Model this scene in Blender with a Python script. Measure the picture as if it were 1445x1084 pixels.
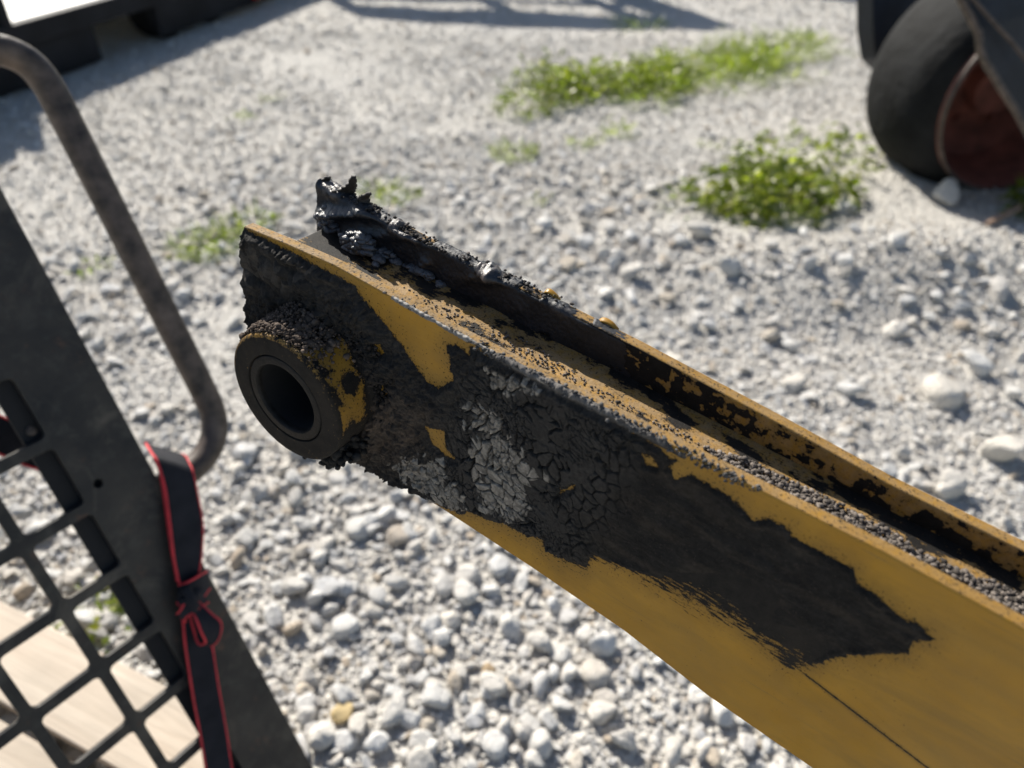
import bpy, bmesh, math, random
import numpy as np
from math import radians, sin, cos, pi
from mathutils import Vector, Matrix

scene = bpy.context.scene
for o in list(bpy.data.objects): bpy.data.objects.remove(o)
COL = scene.collection
random.seed(4); RNG = np.random.default_rng(4)

# ------------------------------------------------------------------ camera
F_PX, CX, CY, PITCH, ROLL, CAM_H = 1040.0, 722.5, 542.0, radians(38), radians(2), 1.1
FWD = np.array([0, cos(PITCH), -sin(PITCH)])
_d0 = np.cross(FWD, [1, 0, 0])
RGT = np.array([1., 0, 0]) * cos(ROLL) - _d0 * sin(ROLL)
DWN = np.array([1., 0, 0]) * sin(ROLL) + _d0 * cos(ROLL)
CAM = np.array([0, 0, CAM_H])
cam = bpy.data.cameras.new('camera'); camo = bpy.data.objects.new('camera', cam); COL.objects.link(camo)
camo.matrix_world = Matrix(((RGT[0], -DWN[0], -FWD[0], 0), (RGT[1], -DWN[1], -FWD[1], 0), (RGT[2], -DWN[2], -FWD[2], CAM_H), (0, 0, 0, 1)))
cam.sensor_width = 36; cam.lens = 36 * F_PX / 1445; cam.clip_start = 0.01; cam.clip_end = 2000
cam.dof.use_dof = True; cam.dof.focus_distance = 0.395; cam.dof.aperture_fstop = 6.0
scene.camera = camo
# ------------------------------------------------------------------ light
SUN_AZ, SUN_EL = radians(-30), radians(36)
SUN = np.array([sin(SUN_AZ) * cos(SUN_EL), cos(SUN_AZ) * cos(SUN_EL), sin(SUN_EL)])
w = bpy.data.worlds.new('World'); scene.world = w; w.use_nodes = True
nt = w.node_tree; bg = nt.nodes['Background']
sky = nt.nodes.new('ShaderNodeTexSky'); sky.sky_type = 'NISHITA'; sky.sun_disc = False
sky.sun_elevation = SUN_EL; sky.sun_rotation = SUN_AZ
nt.links.new(sky.outputs[0], bg.inputs[0]); bg.inputs[1].default_value = 0.070
sl = bpy.data.lights.new('sun', 'SUN'); sl.energy = 5.0; sl.angle = radians(0.5); sl.color = (1, .945, .85)
so = bpy.data.objects.new('sun', sl); COL.objects.link(so)
so.rotation_euler = Vector(SUN).to_track_quat('Z', 'Y').to_euler()
vs = scene.view_settings; vs.view_transform = 'Standard'; vs.look = 'None'; vs.exposure = 0.80; vs.gamma = 1
vs.use_curve_mapping = False

# ------------------------------------------------------------------ helpers
def ray(px, py): return RGT * ((px - CX) / F_PX) + DWN * ((py - CY) / F_PX) + FWD
def ground_pt(px, py, z=0.0):
    r = ray(px, py); return CAM + r * ((z - CAM_H) / r[2])
def plane_pt(px, py, o, n):
    r = ray(px, py); return CAM + r * (np.dot(o - CAM, n) / np.dot(r, n))
def to_px(p):
    d = p - CAM; z = d @ FWD
    return np.stack([CX + F_PX * (d @ RGT) / z, CY + F_PX * (d @ DWN) / z], -1)

def link(name, me, mat=None, parent=None):
    o = bpy.data.objects.new(name, me); COL.objects.link(o)
    if mat is not None:
        for m in (mat if isinstance(mat, (list, tuple)) else [mat]): me.materials.append(m)
    if parent is not None: o.parent = parent
    return o
def tag(o, label=None, cat=None, group=None, kind=None):
    if label: o['label'] = label
    if cat: o['category'] = cat
    if group: o['group'] = group
    if kind: o['kind'] = kind
    return o
def empty(name, loc=(0, 0, 0), mat=None):
    o = bpy.data.objects.new(name, None); COL.objects.link(o); o.empty_display_size = .05
    if mat is not None: o.matrix_world = mat
    else: o.location = loc
    return o
def np_mesh(name, V, Q, smooth=True, attrs=None):
    """V (n,3), Q (m,k) faces of equal size; attrs {name: (n,) or (n,3)}"""
    V = np.asarray(V, np.float32); Q = np.asarray(Q, np.int32); k = Q.shape[1]
    me = bpy.data.meshes.new(name)
    me.vertices.add(len(V)); me.vertices.foreach_set('co', V.ravel())
    me.loops.add(Q.size); me.loops.foreach_set('vertex_index', Q.ravel())
    me.polygons.add(len(Q)); me.polygons.foreach_set('loop_start', np.arange(0, Q.size, k, dtype=np.int32))
    me.polygons.foreach_set('use_smooth', np.full(len(Q), smooth))
    for n, a in (attrs or {}).items():
        a = np.asarray(a, np.float32)
        if a.ndim == 1: me.attributes.new(n, 'FLOAT', 'POINT').data.foreach_set('value', a)
        else: me.attributes.new(n, 'FLOAT_VECTOR', 'POINT').data.foreach_set('vector', a.ravel())
    me.update(calc_edges=True); me.validate()
    return me
def grid_quads(nx, ny, wrap_y=False):
    i = np.arange(nx - 1)[:, None]; j = np.arange(ny if wrap_y else ny - 1)[None, :]; j2 = (j + 1) % ny
    return np.stack([i * ny + j, (i + 1) * ny + j, (i + 1) * ny + j2, i * ny + j2], -1).reshape(-1, 4)
class MB:
    def __init__(s): s.bm = bmesh.new()
    def box(s, c, size, rot=None, bevel=0.0):
        r = bmesh.ops.create_cube(s.bm, size=1)['verts']
        for v in r: v.co = Vector((v.co.x * size[0], v.co.y * size[1], v.co.z * size[2]))
        if bevel:
            es = list({e for v in r for e in v.link_edges})
            g = bmesh.ops.bevel(s.bm, geom=es, offset=bevel, segments=2, affect='EDGES', profile=.5)
            r = list({v for f in g['faces'] for v in f.verts} | {v for v in r if v.is_valid})
        m = Matrix.Translation(Vector(c)) @ (rot.to_4x4() if rot else Matrix())
        bmesh.ops.transform(s.bm, matrix=m, verts=r); return s
    def lathe(s, prof, seg=48, axis='Y', close=False):
        rings = []
        for r, t in prof:
            ring = []
            for k in range(seg):
                a = 2 * pi * k / seg; c, d = r * cos(a), r * sin(a)
                ring.append(s.bm.verts.new((c, t, d) if axis == 'Y' else (c, d, t)))
            rings.append(ring)
        for A, B in zip(rings, rings[1:]):
            for k in range(seg): s.bm.faces.new((A[k], A[(k + 1) % seg], B[(k + 1) % seg], B[k]))
        if close:
            s.bm.faces.new(rings[0]); s.bm.faces.new(list(reversed(rings[-1])))
        return s
    def tube(s, pts, r, seg=14, cap=True):
        pts = [Vector(p) for p in pts]; rings = []; up = None
        for i, p in enumerate(pts):
            t = (pts[min(i + 1, len(pts) - 1)] - pts[max(i - 1, 0)]).normalized()
            if up is None: up = t.orthogonal().normalized()
            up = (up - t * up.dot(t)).normalized(); b = t.cross(up)
            rr = r[i] if isinstance(r, (list, tuple)) else r
            rings.append([s.bm.verts.new(p + (up * cos(2 * pi * k / seg) + b * sin(2 * pi * k / seg)) * rr) for k in range(seg)])
        for A, B in zip(rings, rings[1:]):
            for k in range(seg): s.bm.faces.new((A[k], A[(k + 1) % seg], B[(k + 1) % seg], B[k]))
        if cap: s.bm.faces.new(rings[0][::-1]); s.bm.faces.new(rings[-1])
        return s
    def prism(s, poly, d0, d1, fn):
        a = [s.bm.verts.new(fn(x, y, d0)) for x, y in poly]; b = [s.bm.verts.new(fn(x, y, d1)) for x, y in poly]
        s.bm.faces.new(a); s.bm.faces.new(b[::-1])
        for k in range(len(poly)): s.bm.faces.new((a[k], b[k], b[(k + 1) % len(poly)], a[(k + 1) % len(poly)]))
        return s
    def build(s, name, mat, parent=None, smooth=True, bevel=0):
        if bevel:
            bmesh.ops.bevel(s.bm, geom=list(s.bm.edges), offset=bevel, segments=2, affect='EDGES', profile=.5)
        bmesh.ops.recalc_face_normals(s.bm, faces=s.bm.faces)
        me = bpy.data.meshes.new(name); s.bm.to_mesh(me); s.bm.free()
        for p in me.polygons: p.use_smooth = smooth
        if smooth and hasattr(me, 'set_sharp_from_angle'): me.set_sharp_from_angle(angle=radians(40))
        return link(name, me, mat, parent)
def smooth_path(pts, n=8):
    P = [Vector(p) for p in pts]; P = [P[0] * 2 - P[1]] + P + [P[-1] * 2 - P[-2]]; out = []
    for i in range(1, len(P) - 2):
        for k in range(n):
            t = k / n; a, b, c, d = P[i - 1:i + 3]
            out.append(.5 * ((2 * b) + (c - a) * t + (2 * a - 5 * b + 4 * c - d) * t * t + (3 * b - a - 3 * c + d) * t ** 3))
    out.append(P[-2]); return out

# numpy noise
_T = np.random.default_rng(99).random((256, 256)).astype(np.float32)
def vnoise(x, y, seed=0):
    x = np.asarray(x, np.float64) + seed * 37.17; y = np.asarray(y, np.float64) + seed * 91.7
    xi, yi = np.floor(x).astype(int), np.floor(y).astype(int); fx, fy = x - xi, y - yi
    fx = fx * fx * fx * (fx * (fx * 6 - 15) + 10); fy = fy * fy * fy * (fy * (fy * 6 - 15) + 10)
    g = lambda a, b: _T[a & 255, b & 255]
    return (g(xi, yi) * (1 - fx) + g(xi + 1, yi) * fx) * (1 - fy) + (g(xi, yi + 1) * (1 - fx) + g(xi + 1, yi + 1) * fx) * fy
def fbm(x, y, oct=4, seed=0, gain=.5):
    s, a, t = 0, 1, 0
    for k in range(oct): s = s + a * vnoise(x * 2 ** k, y * 2 ** k, seed + k); t += a; a *= gain
    return s / t                                                     # 0..1
def worley(x, y, seed=0):
    xi, yi = np.floor(x).astype(int), np.floor(y).astype(int)
    f1 = np.full(np.shape(x), 9.); f2 = f1.copy(); idc = np.zeros(np.shape(x))
    for a in (-1, 0, 1):
        for b in (-1, 0, 1):
            u, v = xi + a, yi + b
            jx = _T[(u + seed * 7) & 255, (v + 13) & 255]; jy = _T[(u + 101) & 255, (v + seed * 11 + 57) & 255]
            d = np.hypot(u + jx - x, v + jy - y); cid = _T[(u + 31) & 255, (v + 77) & 255]
            n = d < f1
            f2 = np.where(n, f1, np.minimum(f2, d)); idc = np.where(n, cid, idc); f1 = np.where(n, d, f1)
    return f1, f2, idc
def sstep(a, b, x):
    t = np.clip((x - a) / (b - a), 0, 1); return t * t * (3 - 2 * t)
def sdist(P, poly):
    """signed distance of P (n,2) to polygon, positive inside"""
    poly = np.asarray(poly, float); d = np.full(len(P), 1e9); inside = np.zeros(len(P), bool)
    for k in range(len(poly)):
        a, b = poly[k], poly[(k + 1) % len(poly)]; e = b - a; q = P - a
        t = np.clip((q @ e) / (e @ e), 0, 1); d = np.minimum(d, np.hypot(*(q - t[:, None] * e).T))
        c = (a[1] > P[:, 1]) != (b[1] > P[:, 1])
        with np.errstate(divide='ignore', invalid='ignore'):
            inside ^= c & (P[:, 0] < (b[0] - a[0]) * (P[:, 1] - a[1]) / (b[1] - a[1]) + a[0])
    return np.where(inside, d, -d)

# ------------------------------------------------------------------ materials
class Mat:
    def __init__(s, name):
        s.m = bpy.data.materials.new(name); s.m.use_nodes = True; s.nt = s.m.node_tree
        s.b = s.nt.nodes['Principled BSDF']; s._c = None
    def n(s, t, **k):
        n = s.nt.nodes.new('ShaderNode' + t)
        for a, v in k.items(): setattr(n, a, v)
        return n
    def l(s, a, b): s.nt.links.new(a, b)
    def coord(s):
        if s._c is None: s._c = s.n('TexCoord').outputs['Object']
        return s._c
    def mapped(s, scale):
        m = s.n('Mapping'); s.l(s.coord(), m.inputs[0]); m.inputs['Scale'].default_value = scale; return m.outputs[0]
    def noise(s, scale, detail=4, rough=.55, vec=None, dist=0):
        n = s.n('TexNoise'); n.inputs['Scale'].default_value = scale; n.inputs['Detail'].default_value = detail
        n.inputs['Roughness'].default_value = rough; n.inputs['Distortion'].default_value = dist
        s.l(vec or s.coord(), n.inputs['Vector']); return n.outputs[0]
    def voro(s, scale, feature='F1', vec=None):
        n = s.n('TexVoronoi', feature=feature); n.inputs['Scale'].default_value = scale; s.l(vec or s.coord(), n.inputs['Vector']); return n.outputs[0]
    def ramp(s, fac, stops):
        r = s.n('ValToRGB'); s.l(fac, r.inputs[0]); e = r.color_ramp.elements
        while len(e) < len(stops): e.new(.5)
        for k, (p, c) in enumerate(stops):
            e[k].position = p; e[k].color = (c, c, c, 1) if not isinstance(c, (tuple, list)) else (*c, 1)
        return r.outputs[0]
    def mix(s, fac, a, b, mode='MIX'):
        m = s.n('Mix', data_type='RGBA', blend_type=mode)
        for sock, v in ((m.inputs[0], fac), (m.inputs[6], a), (m.inputs[7], b)):
            if hasattr(v, 'links'): s.l(v, sock)
            elif isinstance(v, (tuple, list)): sock.default_value = (*v, 1)
            else: sock.default_value = v
        return m.outputs[2]
    def math(s, op, a, b=0.0, c=None):
        m = s.n('Math', operation=op)
        for k, v in enumerate((a, b) if c is None else (a, b, c)):
            if hasattr(v, 'links'): s.l(v, m.inputs[k])
            else: m.inputs[k].default_value = v
        return m.outputs[0]
    def attr(s, name, typ='GEOMETRY'):
        a = s.n('Attribute', attribute_name=name, attribute_type=typ); return a
    def maprange(s, v, a, b, c=0., d=1.):
        m = s.n('MapRange'); s.l(v, m.inputs[0])
        for k, x in enumerate((a, b, c, d)): m.inputs[k + 1].default_value = x
        return m.outputs[0]
    def bump(s, h, dist, strength=1.0, prev=None):
        b = s.n('Bump'); b.inputs['Strength'].default_value = strength; b.inputs['Distance'].default_value = dist
        s.l(h, b.inputs['Height'])
        if prev is not None: s.l(prev, b.inputs['Normal'])
        return b.outputs[0]
    def set(s, **k):
        for a, v in k.items():
            sock = s.b.inputs[a.replace('_', ' ')]
            if hasattr(v, 'links'): s.l(v, sock)
            elif isinstance(v, (tuple, list)): sock.default_value = (*v, 1) if len(v) == 3 else v
            else: sock.default_value = v
        return s
def simple(name, col, rough=.6, metal=0, var=.25, scale=12, bump=.0, bscale=60, spec=.5):
    m = Mat(name); n = m.noise(scale, 5)
    c = m.mix(m.maprange(n, .3, .7), [x * (1 - var) for x in col], [min(1, x * (1 + var)) for x in col])
    m.set(Base_Color=c, Roughness=rough, Metallic=metal, Specular_IOR_Level=spec)
    if bump: m.set(Normal=m.bump(m.noise(bscale, 5), bump))
    return m.m

def mat_paint():
    """yellow enamel with a film of black dirt, plus painted shade on the web (vertex attribute film, in photo pixels inside the stain) and dust on top"""
    m = Mat('yellow_paint'); film_shade = m.attr('film_shade').outputs['Fac']; smear = m.attr('smear').outputs['Fac']; dust = m.attr('dust').outputs['Fac']
    n1 = m.math('SUBTRACT', m.noise(420, 5, .6), .5); n2 = m.math('SUBTRACT', m.noise(1500, 4, .6), .5)
    st = m.math('SUBTRACT', m.noise(1, 6, .65, m.mapped((110, 500, 620))), .5)
    v = m.math('ADD', film_shade, m.math('MULTIPLY', n1, 20.0)); v = m.math('ADD', v, m.math('MULTIPLY', n2, 9.0))
    v = m.math('ADD', v, m.math('MULTIPLY', st, m.math('MULTIPLY', smear, 230.0)))
    fac = m.maprange(v, -.8, 1.2); stain = m.maprange(m.math('ADD', film_shade, m.math('ADD', m.math('MULTIPLY', m.math('SUBTRACT', m.noise(90, 6, .65), .5), 50.0), m.math('MULTIPLY', st, 30.0))), -34, 4, 0, .6)
    spk = m.math('GREATER_THAN', m.math('ADD', m.math('MULTIPLY', m.math('MAXIMUM', film_shade, -26.0), .22), m.math('MULTIPLY', m.math('SUBTRACT', m.noise(760, 4, .6), .5), 60.0)), 4.6); fac = m.math('MAXIMUM', fac, m.math('MULTIPLY', spk, .85))
    chip = m.math('GREATER_THAN', m.math('ADD', m.math('MULTIPLY', m.math('MINIMUM', film_shade, 40.0), -.13), m.math('MULTIPLY', m.math('SUBTRACT', m.noise(520, 5, .6, m.mapped((1.3, 1.3, 1.3))), .5), 60.0)), 9.0); fac = m.math('MULTIPLY', fac, m.math('SUBTRACT', 1.0, m.math('MULTIPLY', chip, .8)))
    big = m.noise(28, 4); ycol = m.mix(m.maprange(big, .3, .7), (.385, .188, .009), (.46, .235, .016))
    grime = m.maprange(m.noise(1, 5, .6, m.mapped((14, 60, 60))), .45, .75, 0, .45); ycol = m.mix(grime, ycol, (.25, .15, .035))
    scr = m.maprange(m.noise(1, 3, .5, m.mapped((22, 900, 800))), .66, .72, 0, .5); ycol = m.mix(scr, ycol, (.12, .09, .05)); rub = m.maprange(m.noise(1, 6, .7, m.mapped((9, 40, 30)), .7), .52, .72, 0, .5); ycol = m.mix(rub, ycol, (.20, .115, .02))
    dn = m.math('MULTIPLY', dust, m.maprange(m.noise(260, 6, .65), .28, .55)); ycol = m.mix(dn, ycol, (.30, .215, .125))
    grit = m.maprange(m.noise(900, 4, .7), .57, .63); ycol = m.mix(m.math('MULTIPLY', grit, m.math('MULTIPLY', dust, .9)), ycol, (.06, .05, .045))
    ycol = m.mix(stain, ycol, (.17, .095, .018))
    bcol = m.mix(m.maprange(m.noise(160, 5, .65), .35, .7), (.006, .0055, .005), (.019, .016, .013))
    bcol = m.mix(m.maprange(m.noise(30, 3), .5, .75, 0, .5), bcol, (.034, .026, .018)); m.set(Specular_IOR_Level=m.mix(fac, (.33,) * 3, (.22,) * 3))
    m.set(Base_Color=m.mix(fac, ycol, bcol))
    r = m.mix(fac, m.mix(dust, m.mix(m.maprange(m.noise(40, 5), .35, .65), (.26,) * 3, (.46,) * 3), (.8,) * 3), (.72,) * 3)
    m.set(Roughness=r)
    h = m.math('ADD', m.math('MULTIPLY', fac, m.math('ADD', .5, m.math('MULTIPLY', m.noise(1100, 5, .7), .9))), m.math('MULTIPLY', m.noise(500, 3), m.math('MULTIPLY', dust, .8)))
    h = m.math('ADD', h, m.math('MULTIPLY', m.noise(140, 3), .10))
    m.set(Normal=m.bump(h, .0006, .8)); return m.m
def mat_mud():
    m = Mat('dried_mud'); c = m.attr('Col').outputs['Color']; wet = m.attr('wet').outputs['Fac']
    n = m.maprange(m.noise(350, 6, .65), .3, .72, .6, 1.5); cc = m.mix(1.0, c, m.mix(1.0, (1, 1, 1), (1, 1, 1)), 'MULTIPLY')
    mul = m.n('VectorMath', operation='SCALE'); m.l(c, mul.inputs[0]); m.l(n, mul.inputs['Scale'])
    col = m.mix(m.maprange(m.noise(900, 4, .7), .6, .68, 0, .5), mul.outputs[0], (.085, .065, .05))
    m.set(Base_Color=m.mix(wet, col, mul.outputs[0]), Roughness=m.mix(wet, (.85,) * 3, (.30,) * 3), Specular_IOR_Level=m.mix(wet, (.2,) * 3, (.6,) * 3))
    h = m.math('ADD', m.noise(600, 6, .7), m.math('MULTIPLY', m.noise(2200, 3, .6), .4))
    m.set(Normal=m.bump(h, .0006, .6)); return m.m
def mat_frame():
    m = Mat('blackened_steel'); n = m.noise(14, 6, .6); n2 = m.noise(60, 5, .65); rust = m.attr('rust').outputs['Fac']
    c = m.mix(m.maprange(n, .35, .7), (.012, .012, .013), (.046, .040, .033))
    c = m.mix(m.maprange(m.noise(9, 7, .68, None, .8), .50, .66, 0, .75), c, (.115, .098, .076)); c = m.mix(m.maprange(n2, .52, .75, 0, .6), c, (.07, .066, .056))
    wear = m.maprange(m.noise(26, 7, .7), .60, .66, 0, .8); c = m.mix(wear, c, (.085, .045, .030))
    rr = m.maprange(m.math('ADD', rust, m.math('MULTIPLY', m.math('SUBTRACT', m.noise(30, 6, .65), .5), 1.6)), .45, .6)
    c = m.mix(m.math('MULTIPLY', rr, .85), c, (.10, .046, .032))
    m.set(Base_Color=c, Roughness=.45, Metallic=.0, Specular_IOR_Level=.3); m.set(Normal=m.bump(m.noise(180, 6, .7), .0005, .5)); return m.m
def mat_stone():
    m = Mat('limestone'); oi = m.n('ObjectInfo').outputs['Random']
    c = m.ramp(oi, [(0, (.63, .59, .53)), (.18, (.71, .695, .66)), (.5, (.78, .77, .745)), (.70, (.74, .69, .61)), (.84, (.63, .63, .63)), (.94, (.66, .58, .47)), (.98, (.52, .42, .31)), (1, (.46, .45, .44))])
    c = m.mix(m.maprange(m.noise(3, 6, .6), .38, .68, 0, .35), c, (.50, .46, .40))
    c = m.mix(m.maprange(m.noise(9, 5, .7), .55, .75, 0, .35), c, (.75, .73, .69))
    m.set(Base_Color=c, Roughness=.78); m.set(Normal=m.bump(m.noise(7, 8, .7), .09, .55)); return m.m
def mat_ground():
    m = Mat('limestone_fines'); a = m.noise(1.1, 5, .6); b = m.noise(45, 6, .7)
    c = m.mix(m.maprange(a, .35, .65), (.67, .645, .60), (.74, .70, .63)); c = m.mix(m.maprange(b, .35, .7, 0, .6), c, (.57, .545, .50))
    v = m.voro(75); v2 = m.voro(170); c = m.mix(m.maprange(v, .1, .5, .35, 0), c, (.62, .60, .56))
    m.set(Base_Color=c, Roughness=.9)
    h = m.math('ADD', m.math('MULTIPLY', v, -1.0), m.math('MULTIPLY', v2, -.5)); h = m.math('ADD', h, m.math('MULTIPLY', m.noise(40, 6, .7), 1.2))
    m.set(Normal=m.bump(h, .018, 1.0)); return m.m
def mat_leaf(name, c0, c1, c2):
    m = Mat(name); r = m.attr('rnd').outputs['Fac']
    c = m.ramp(r, [(0, c0), (.55, c1), (1, c2)])
    d = m.n('BsdfDiffuse'); t = m.n('BsdfTranslucent'); g = m.n('BsdfGlossy'); g.inputs['Roughness'].default_value = .35
    m.l(c, d.inputs[0]); m.l(m.mix(1., c, (1.5, 1.7, .6), 'MULTIPLY'), t.inputs[0])
    x = m.n('MixShader'); x.inputs[0].default_value = .58; m.l(d.outputs[0], x.inputs[1]); m.l(t.outputs[0], x.inputs[2])
    y = m.n('MixShader'); y.inputs[0].default_value = .03; m.l(x.outputs[0], y.inputs[1]); m.l(g.outputs[0], y.inputs[2])
    m.l(y.outputs[0], m.nt.nodes['Material Output'].inputs[0]); return m.m
def mat_wood():
    m = Mat('weathered_wood'); oi = m.n('ObjectInfo').outputs['Random']
    g = m.noise(1, 7, .65, m.mapped((2.5, 55, 55)), .6); k = m.noise(5, 3)
    c = m.mix(m.maprange(g, .3, .7), (.36, .295, .22), (.64, .57, .47)); c = m.mix(m.maprange(oi, 0, 1, 0, .4), c, (.56, .44, .35))
    c = m.mix(m.maprange(k, .48, .7, 0, .7), c, (.36, .31, .25)); m.set(Base_Color=c, Roughness=.8)
    m.set(Normal=m.bump(g, .004, .6)); return m.m
def mat_web():
    m = Mat('strap_webbing'); wv = m.n('TexWave'); wv.inputs['Scale'].default_value = 300; m.l(m.coord(), wv.inputs[0])
    m.set(Base_Color=m.mix(m.maprange(m.noise(40, 3), .3, .7), (.010, .011, .016), (.022, .023, .030)), Roughness=.8, Specular_IOR_Level=.25)
    m.set(Normal=m.bump(wv.outputs[0], .0006, .7)); return m.m

M_PAINT, M_MUD, M_FRAME, M_STONE, M_GROUND = mat_paint(), mat_mud(), mat_frame(), mat_stone(), mat_ground()
M_BLACK = simple('shade_black', (.006, .006, .007), .8, 0, .3, 30)  # near black standing in for shade, on the backing bar and in the bore
M_TUBE = simple('weathered_bar', (.072, .054, .043), .5, 0, .75, 45, .0008, 160, .4)
M_WOOD, M_WEBBING = mat_wood(), mat_web()
M_RED = simple('red_binding', (.58, .03, .04), .7, 0, .25, 90, .0005, 900)
M_GREASE = simple('greasy_steel', (.020, .020, .021), .42, 0, .6, 130, .0006, 700)
M_BUSH = simple('worn_bushing', (.010, .009, .008), .6, 0, .6, 160, .0005, 600, .25)
M_RUBBER = simple('old_rubber', (.010, .0105, .011), .8, 0, .6, 9, .006, 30, .15)
M_RIM = simple('rusty_red_rim', (.19, .065, .047), .65, 0, .45, 14, .003, 60)
M_GUARD = simple('dark_blue_steel', (.010, .013, .020), .5, 0, .5, 10, .002, 60, .3)
M_TRAILER = simple('dark_trailer_paint', (.012, .013, .016), .65, 0, .5, 5, .003, 40, .2)
M_DECK = simple('bare_metal_deck', (.38, .38, .36), .5, .0, .1, 4, .001, 60)
M_LAMP = simple('red_lamp_lens', (.55, .02, .02), .25)
M_LEAF = mat_leaf('weed_leaf', (.07, .10, .018), (.20, .23, .04), (.40, .37, .11))
M_GRASS = mat_leaf('grass_blade', (.11, .15, .025), (.23, .27, .05), (.42, .40, .15))
M_STICK = simple('dry_stick', (.30, .20, .14), .8, 0, .3, 40, .002, 150)

# ------------------------------------------------------------------ ground
def gh(x, y):
    x = np.asarray(x, float); y = np.asarray(y, float)
    z = (fbm(x * .7 + 9, y * .7 + 3, 3, 5) - .5) * .07 + (fbm(x * 4, y * 4, 3, 8) - .5) * .022
    z = z + .07 * np.exp(-((x - 1.75) ** 2 + (y - 2.75) ** 2) / .25) + .09 * np.exp(-((x - 1.25) ** 2 / .35 + (y - 2.05) ** 2 / .05)) - .03 * np.exp(-((x - .9) ** 2 / .2 + (y - 1.65) ** 2 / .04))
    far = np.hypot(x, y); return z * np.clip(3 - far / 12, .15, 1)
nr, na = 300, 220
rr = .04 * (180 / .04) ** (np.arange(nr) / (nr - 1)); aa = np.arange(na) * 2 * pi / na
GX, GY = rr[:, None] * np.sin(aa), rr[:, None] * np.cos(aa)
V = np.stack([GX, GY, gh(GX, GY)], -1).reshape(-1, 3)
V = np.concatenate([V, [[0, 0, float(gh(0., 0.))]]])
g = np_mesh('ground', V, grid_quads(nr, na, True))
bm = bmesh.new(); bm.from_mesh(g); bm.verts.ensure_lookup_table()
for k in range(na): bm.faces.new((bm.verts[len(V) - 1], bm.verts[k], bm.verts[(k + 1) % na]))
bmesh.ops.recalc_face_normals(bm, faces=bm.faces)
for fc in bm.faces: fc.smooth = True
if bm.faces[0].normal.z < 0: bmesh.ops.reverse_faces(bm, faces=bm.faces)
bm.to_mesh(g); bm.free()
tag(link('ground', g, M_GROUND), 'pale limestone yard ground of crushed fines under the gravel', 'ground', kind='structure')

# frame & pallet footprints that loose stones keep clear of
A0 = radians(62)
def sector(n, r0, r1):
    r = np.sqrt(RNG.uniform(r0 * r0, r1 * r1, n)); a = RNG.uniform(-A0, A0, n); return r * np.sin(a), r * np.cos(a)
def stone_field():
    xs, ys, ss = [], [], []
    def add(n, r0, r1, s0, s1, thr, seed):
        x, y = sector(n, r0, r1)
        d = fbm(x * 1.3, y * 1.3, 3, seed) + RNG.normal(0, .06, n)
        if r1 < 4: d = d - .25 * sstep(.62, 1., np.hypot(x, y) / r1)
        if s1 > .03: d = d - .35 * np.exp(-(((x - .15) / .16) ** 2 + ((y - .56) / .10) ** 2)) - .3 * np.exp(-(((x - .92) / .28) ** 2 + ((y - 1.7) / .22) ** 2))
        k = d > thr; x, y = x[k], y[k]
        s = s0 * (s1 / s0) ** (RNG.random(len(x)) ** 1.35); xs.append(x); ys.append(y); ss.append(s)
    A = lambda r0, r1: A0 * (r1 * r1 - r0 * r0)
    add(int(A(.25, 3.4) * 480), .25, 3.4, .022, .060, .44, 21)
    add(int(A(.25, 3.2) * 1900), .25, 3.2, .012, .028, .36, 22)
    add(int(A(.25, 2.4) * 11000), .25, 2.4, .005, .015, .12, 23)
    add(int(A(.25, 1.5) * 700), .25, 1.5, .022, .054, .34, 31)
    add(int(A(.25, 1.6) * 2400), .25, 1.6, .012, .027, .25, 32)
    add(int(A(2.4, 5) * 200), 2.4, 5, .018, .040, .48, 24)
    add(int(A(2.4, 5) * 1700), 2.4, 5, .010, .026, .38, 25)
    add(int(A(2.4, 5) * 2400), 2.4, 5, .007, .016, .25, 28)
    add(int(A(5, 9) * 900), 5, 9, .010, .035, .35, 26)
    add(int(A(9, 16) * 50), 9, 16, .02, .05, .42, 27)
    return np.concatenate(xs), np.concatenate(ys), np.concatenate(ss)
def gravel_nodes(src):
    ng = bpy.data.node_groups.new('gravel_scatter', 'GeometryNodeTree')
    ng.interface.new_socket('Geometry', in_out='INPUT', socket_type='NodeSocketGeometry')
    ng.interface.new_socket('Geometry', in_out='OUTPUT', socket_type='NodeSocketGeometry')
    N = lambda t: ng.nodes.new(t); L = ng.links.new
    gi, go = N('NodeGroupInput'), N('NodeGroupOutput')
    iop = N('GeometryNodeInstanceOnPoints'); join = N('GeometryNodeJoinGeometry')
    for ob in src:
        oi = N('GeometryNodeObjectInfo'); oi.transform_space = 'ORIGINAL'; oi.inputs['Object'].default_value = ob; oi.inputs['As Instance'].default_value = False
        gti = N('GeometryNodeGeometryToInstance'); L(oi.outputs['Geometry'], gti.inputs[0]); L(gti.outputs[0], join.inputs[0])
    L(join.outputs[0], iop.inputs['Instance']); iop.inputs['Pick Instance'].default_value = True
    for nm, sock, ty in (('idx', 'Instance Index', 'INT'), ('rot', 'Rotation', 'FLOAT_VECTOR'), ('scl', 'Scale', 'FLOAT_VECTOR')):
        a = N('GeometryNodeInputNamedAttribute'); a.data_type = ty; a.inputs[0].default_value = nm
        L(a.outputs[0], iop.inputs[sock])
    L(gi.outputs[0], iop.inputs['Points']); L(iop.outputs[0], go.inputs[0]); return ng


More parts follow.
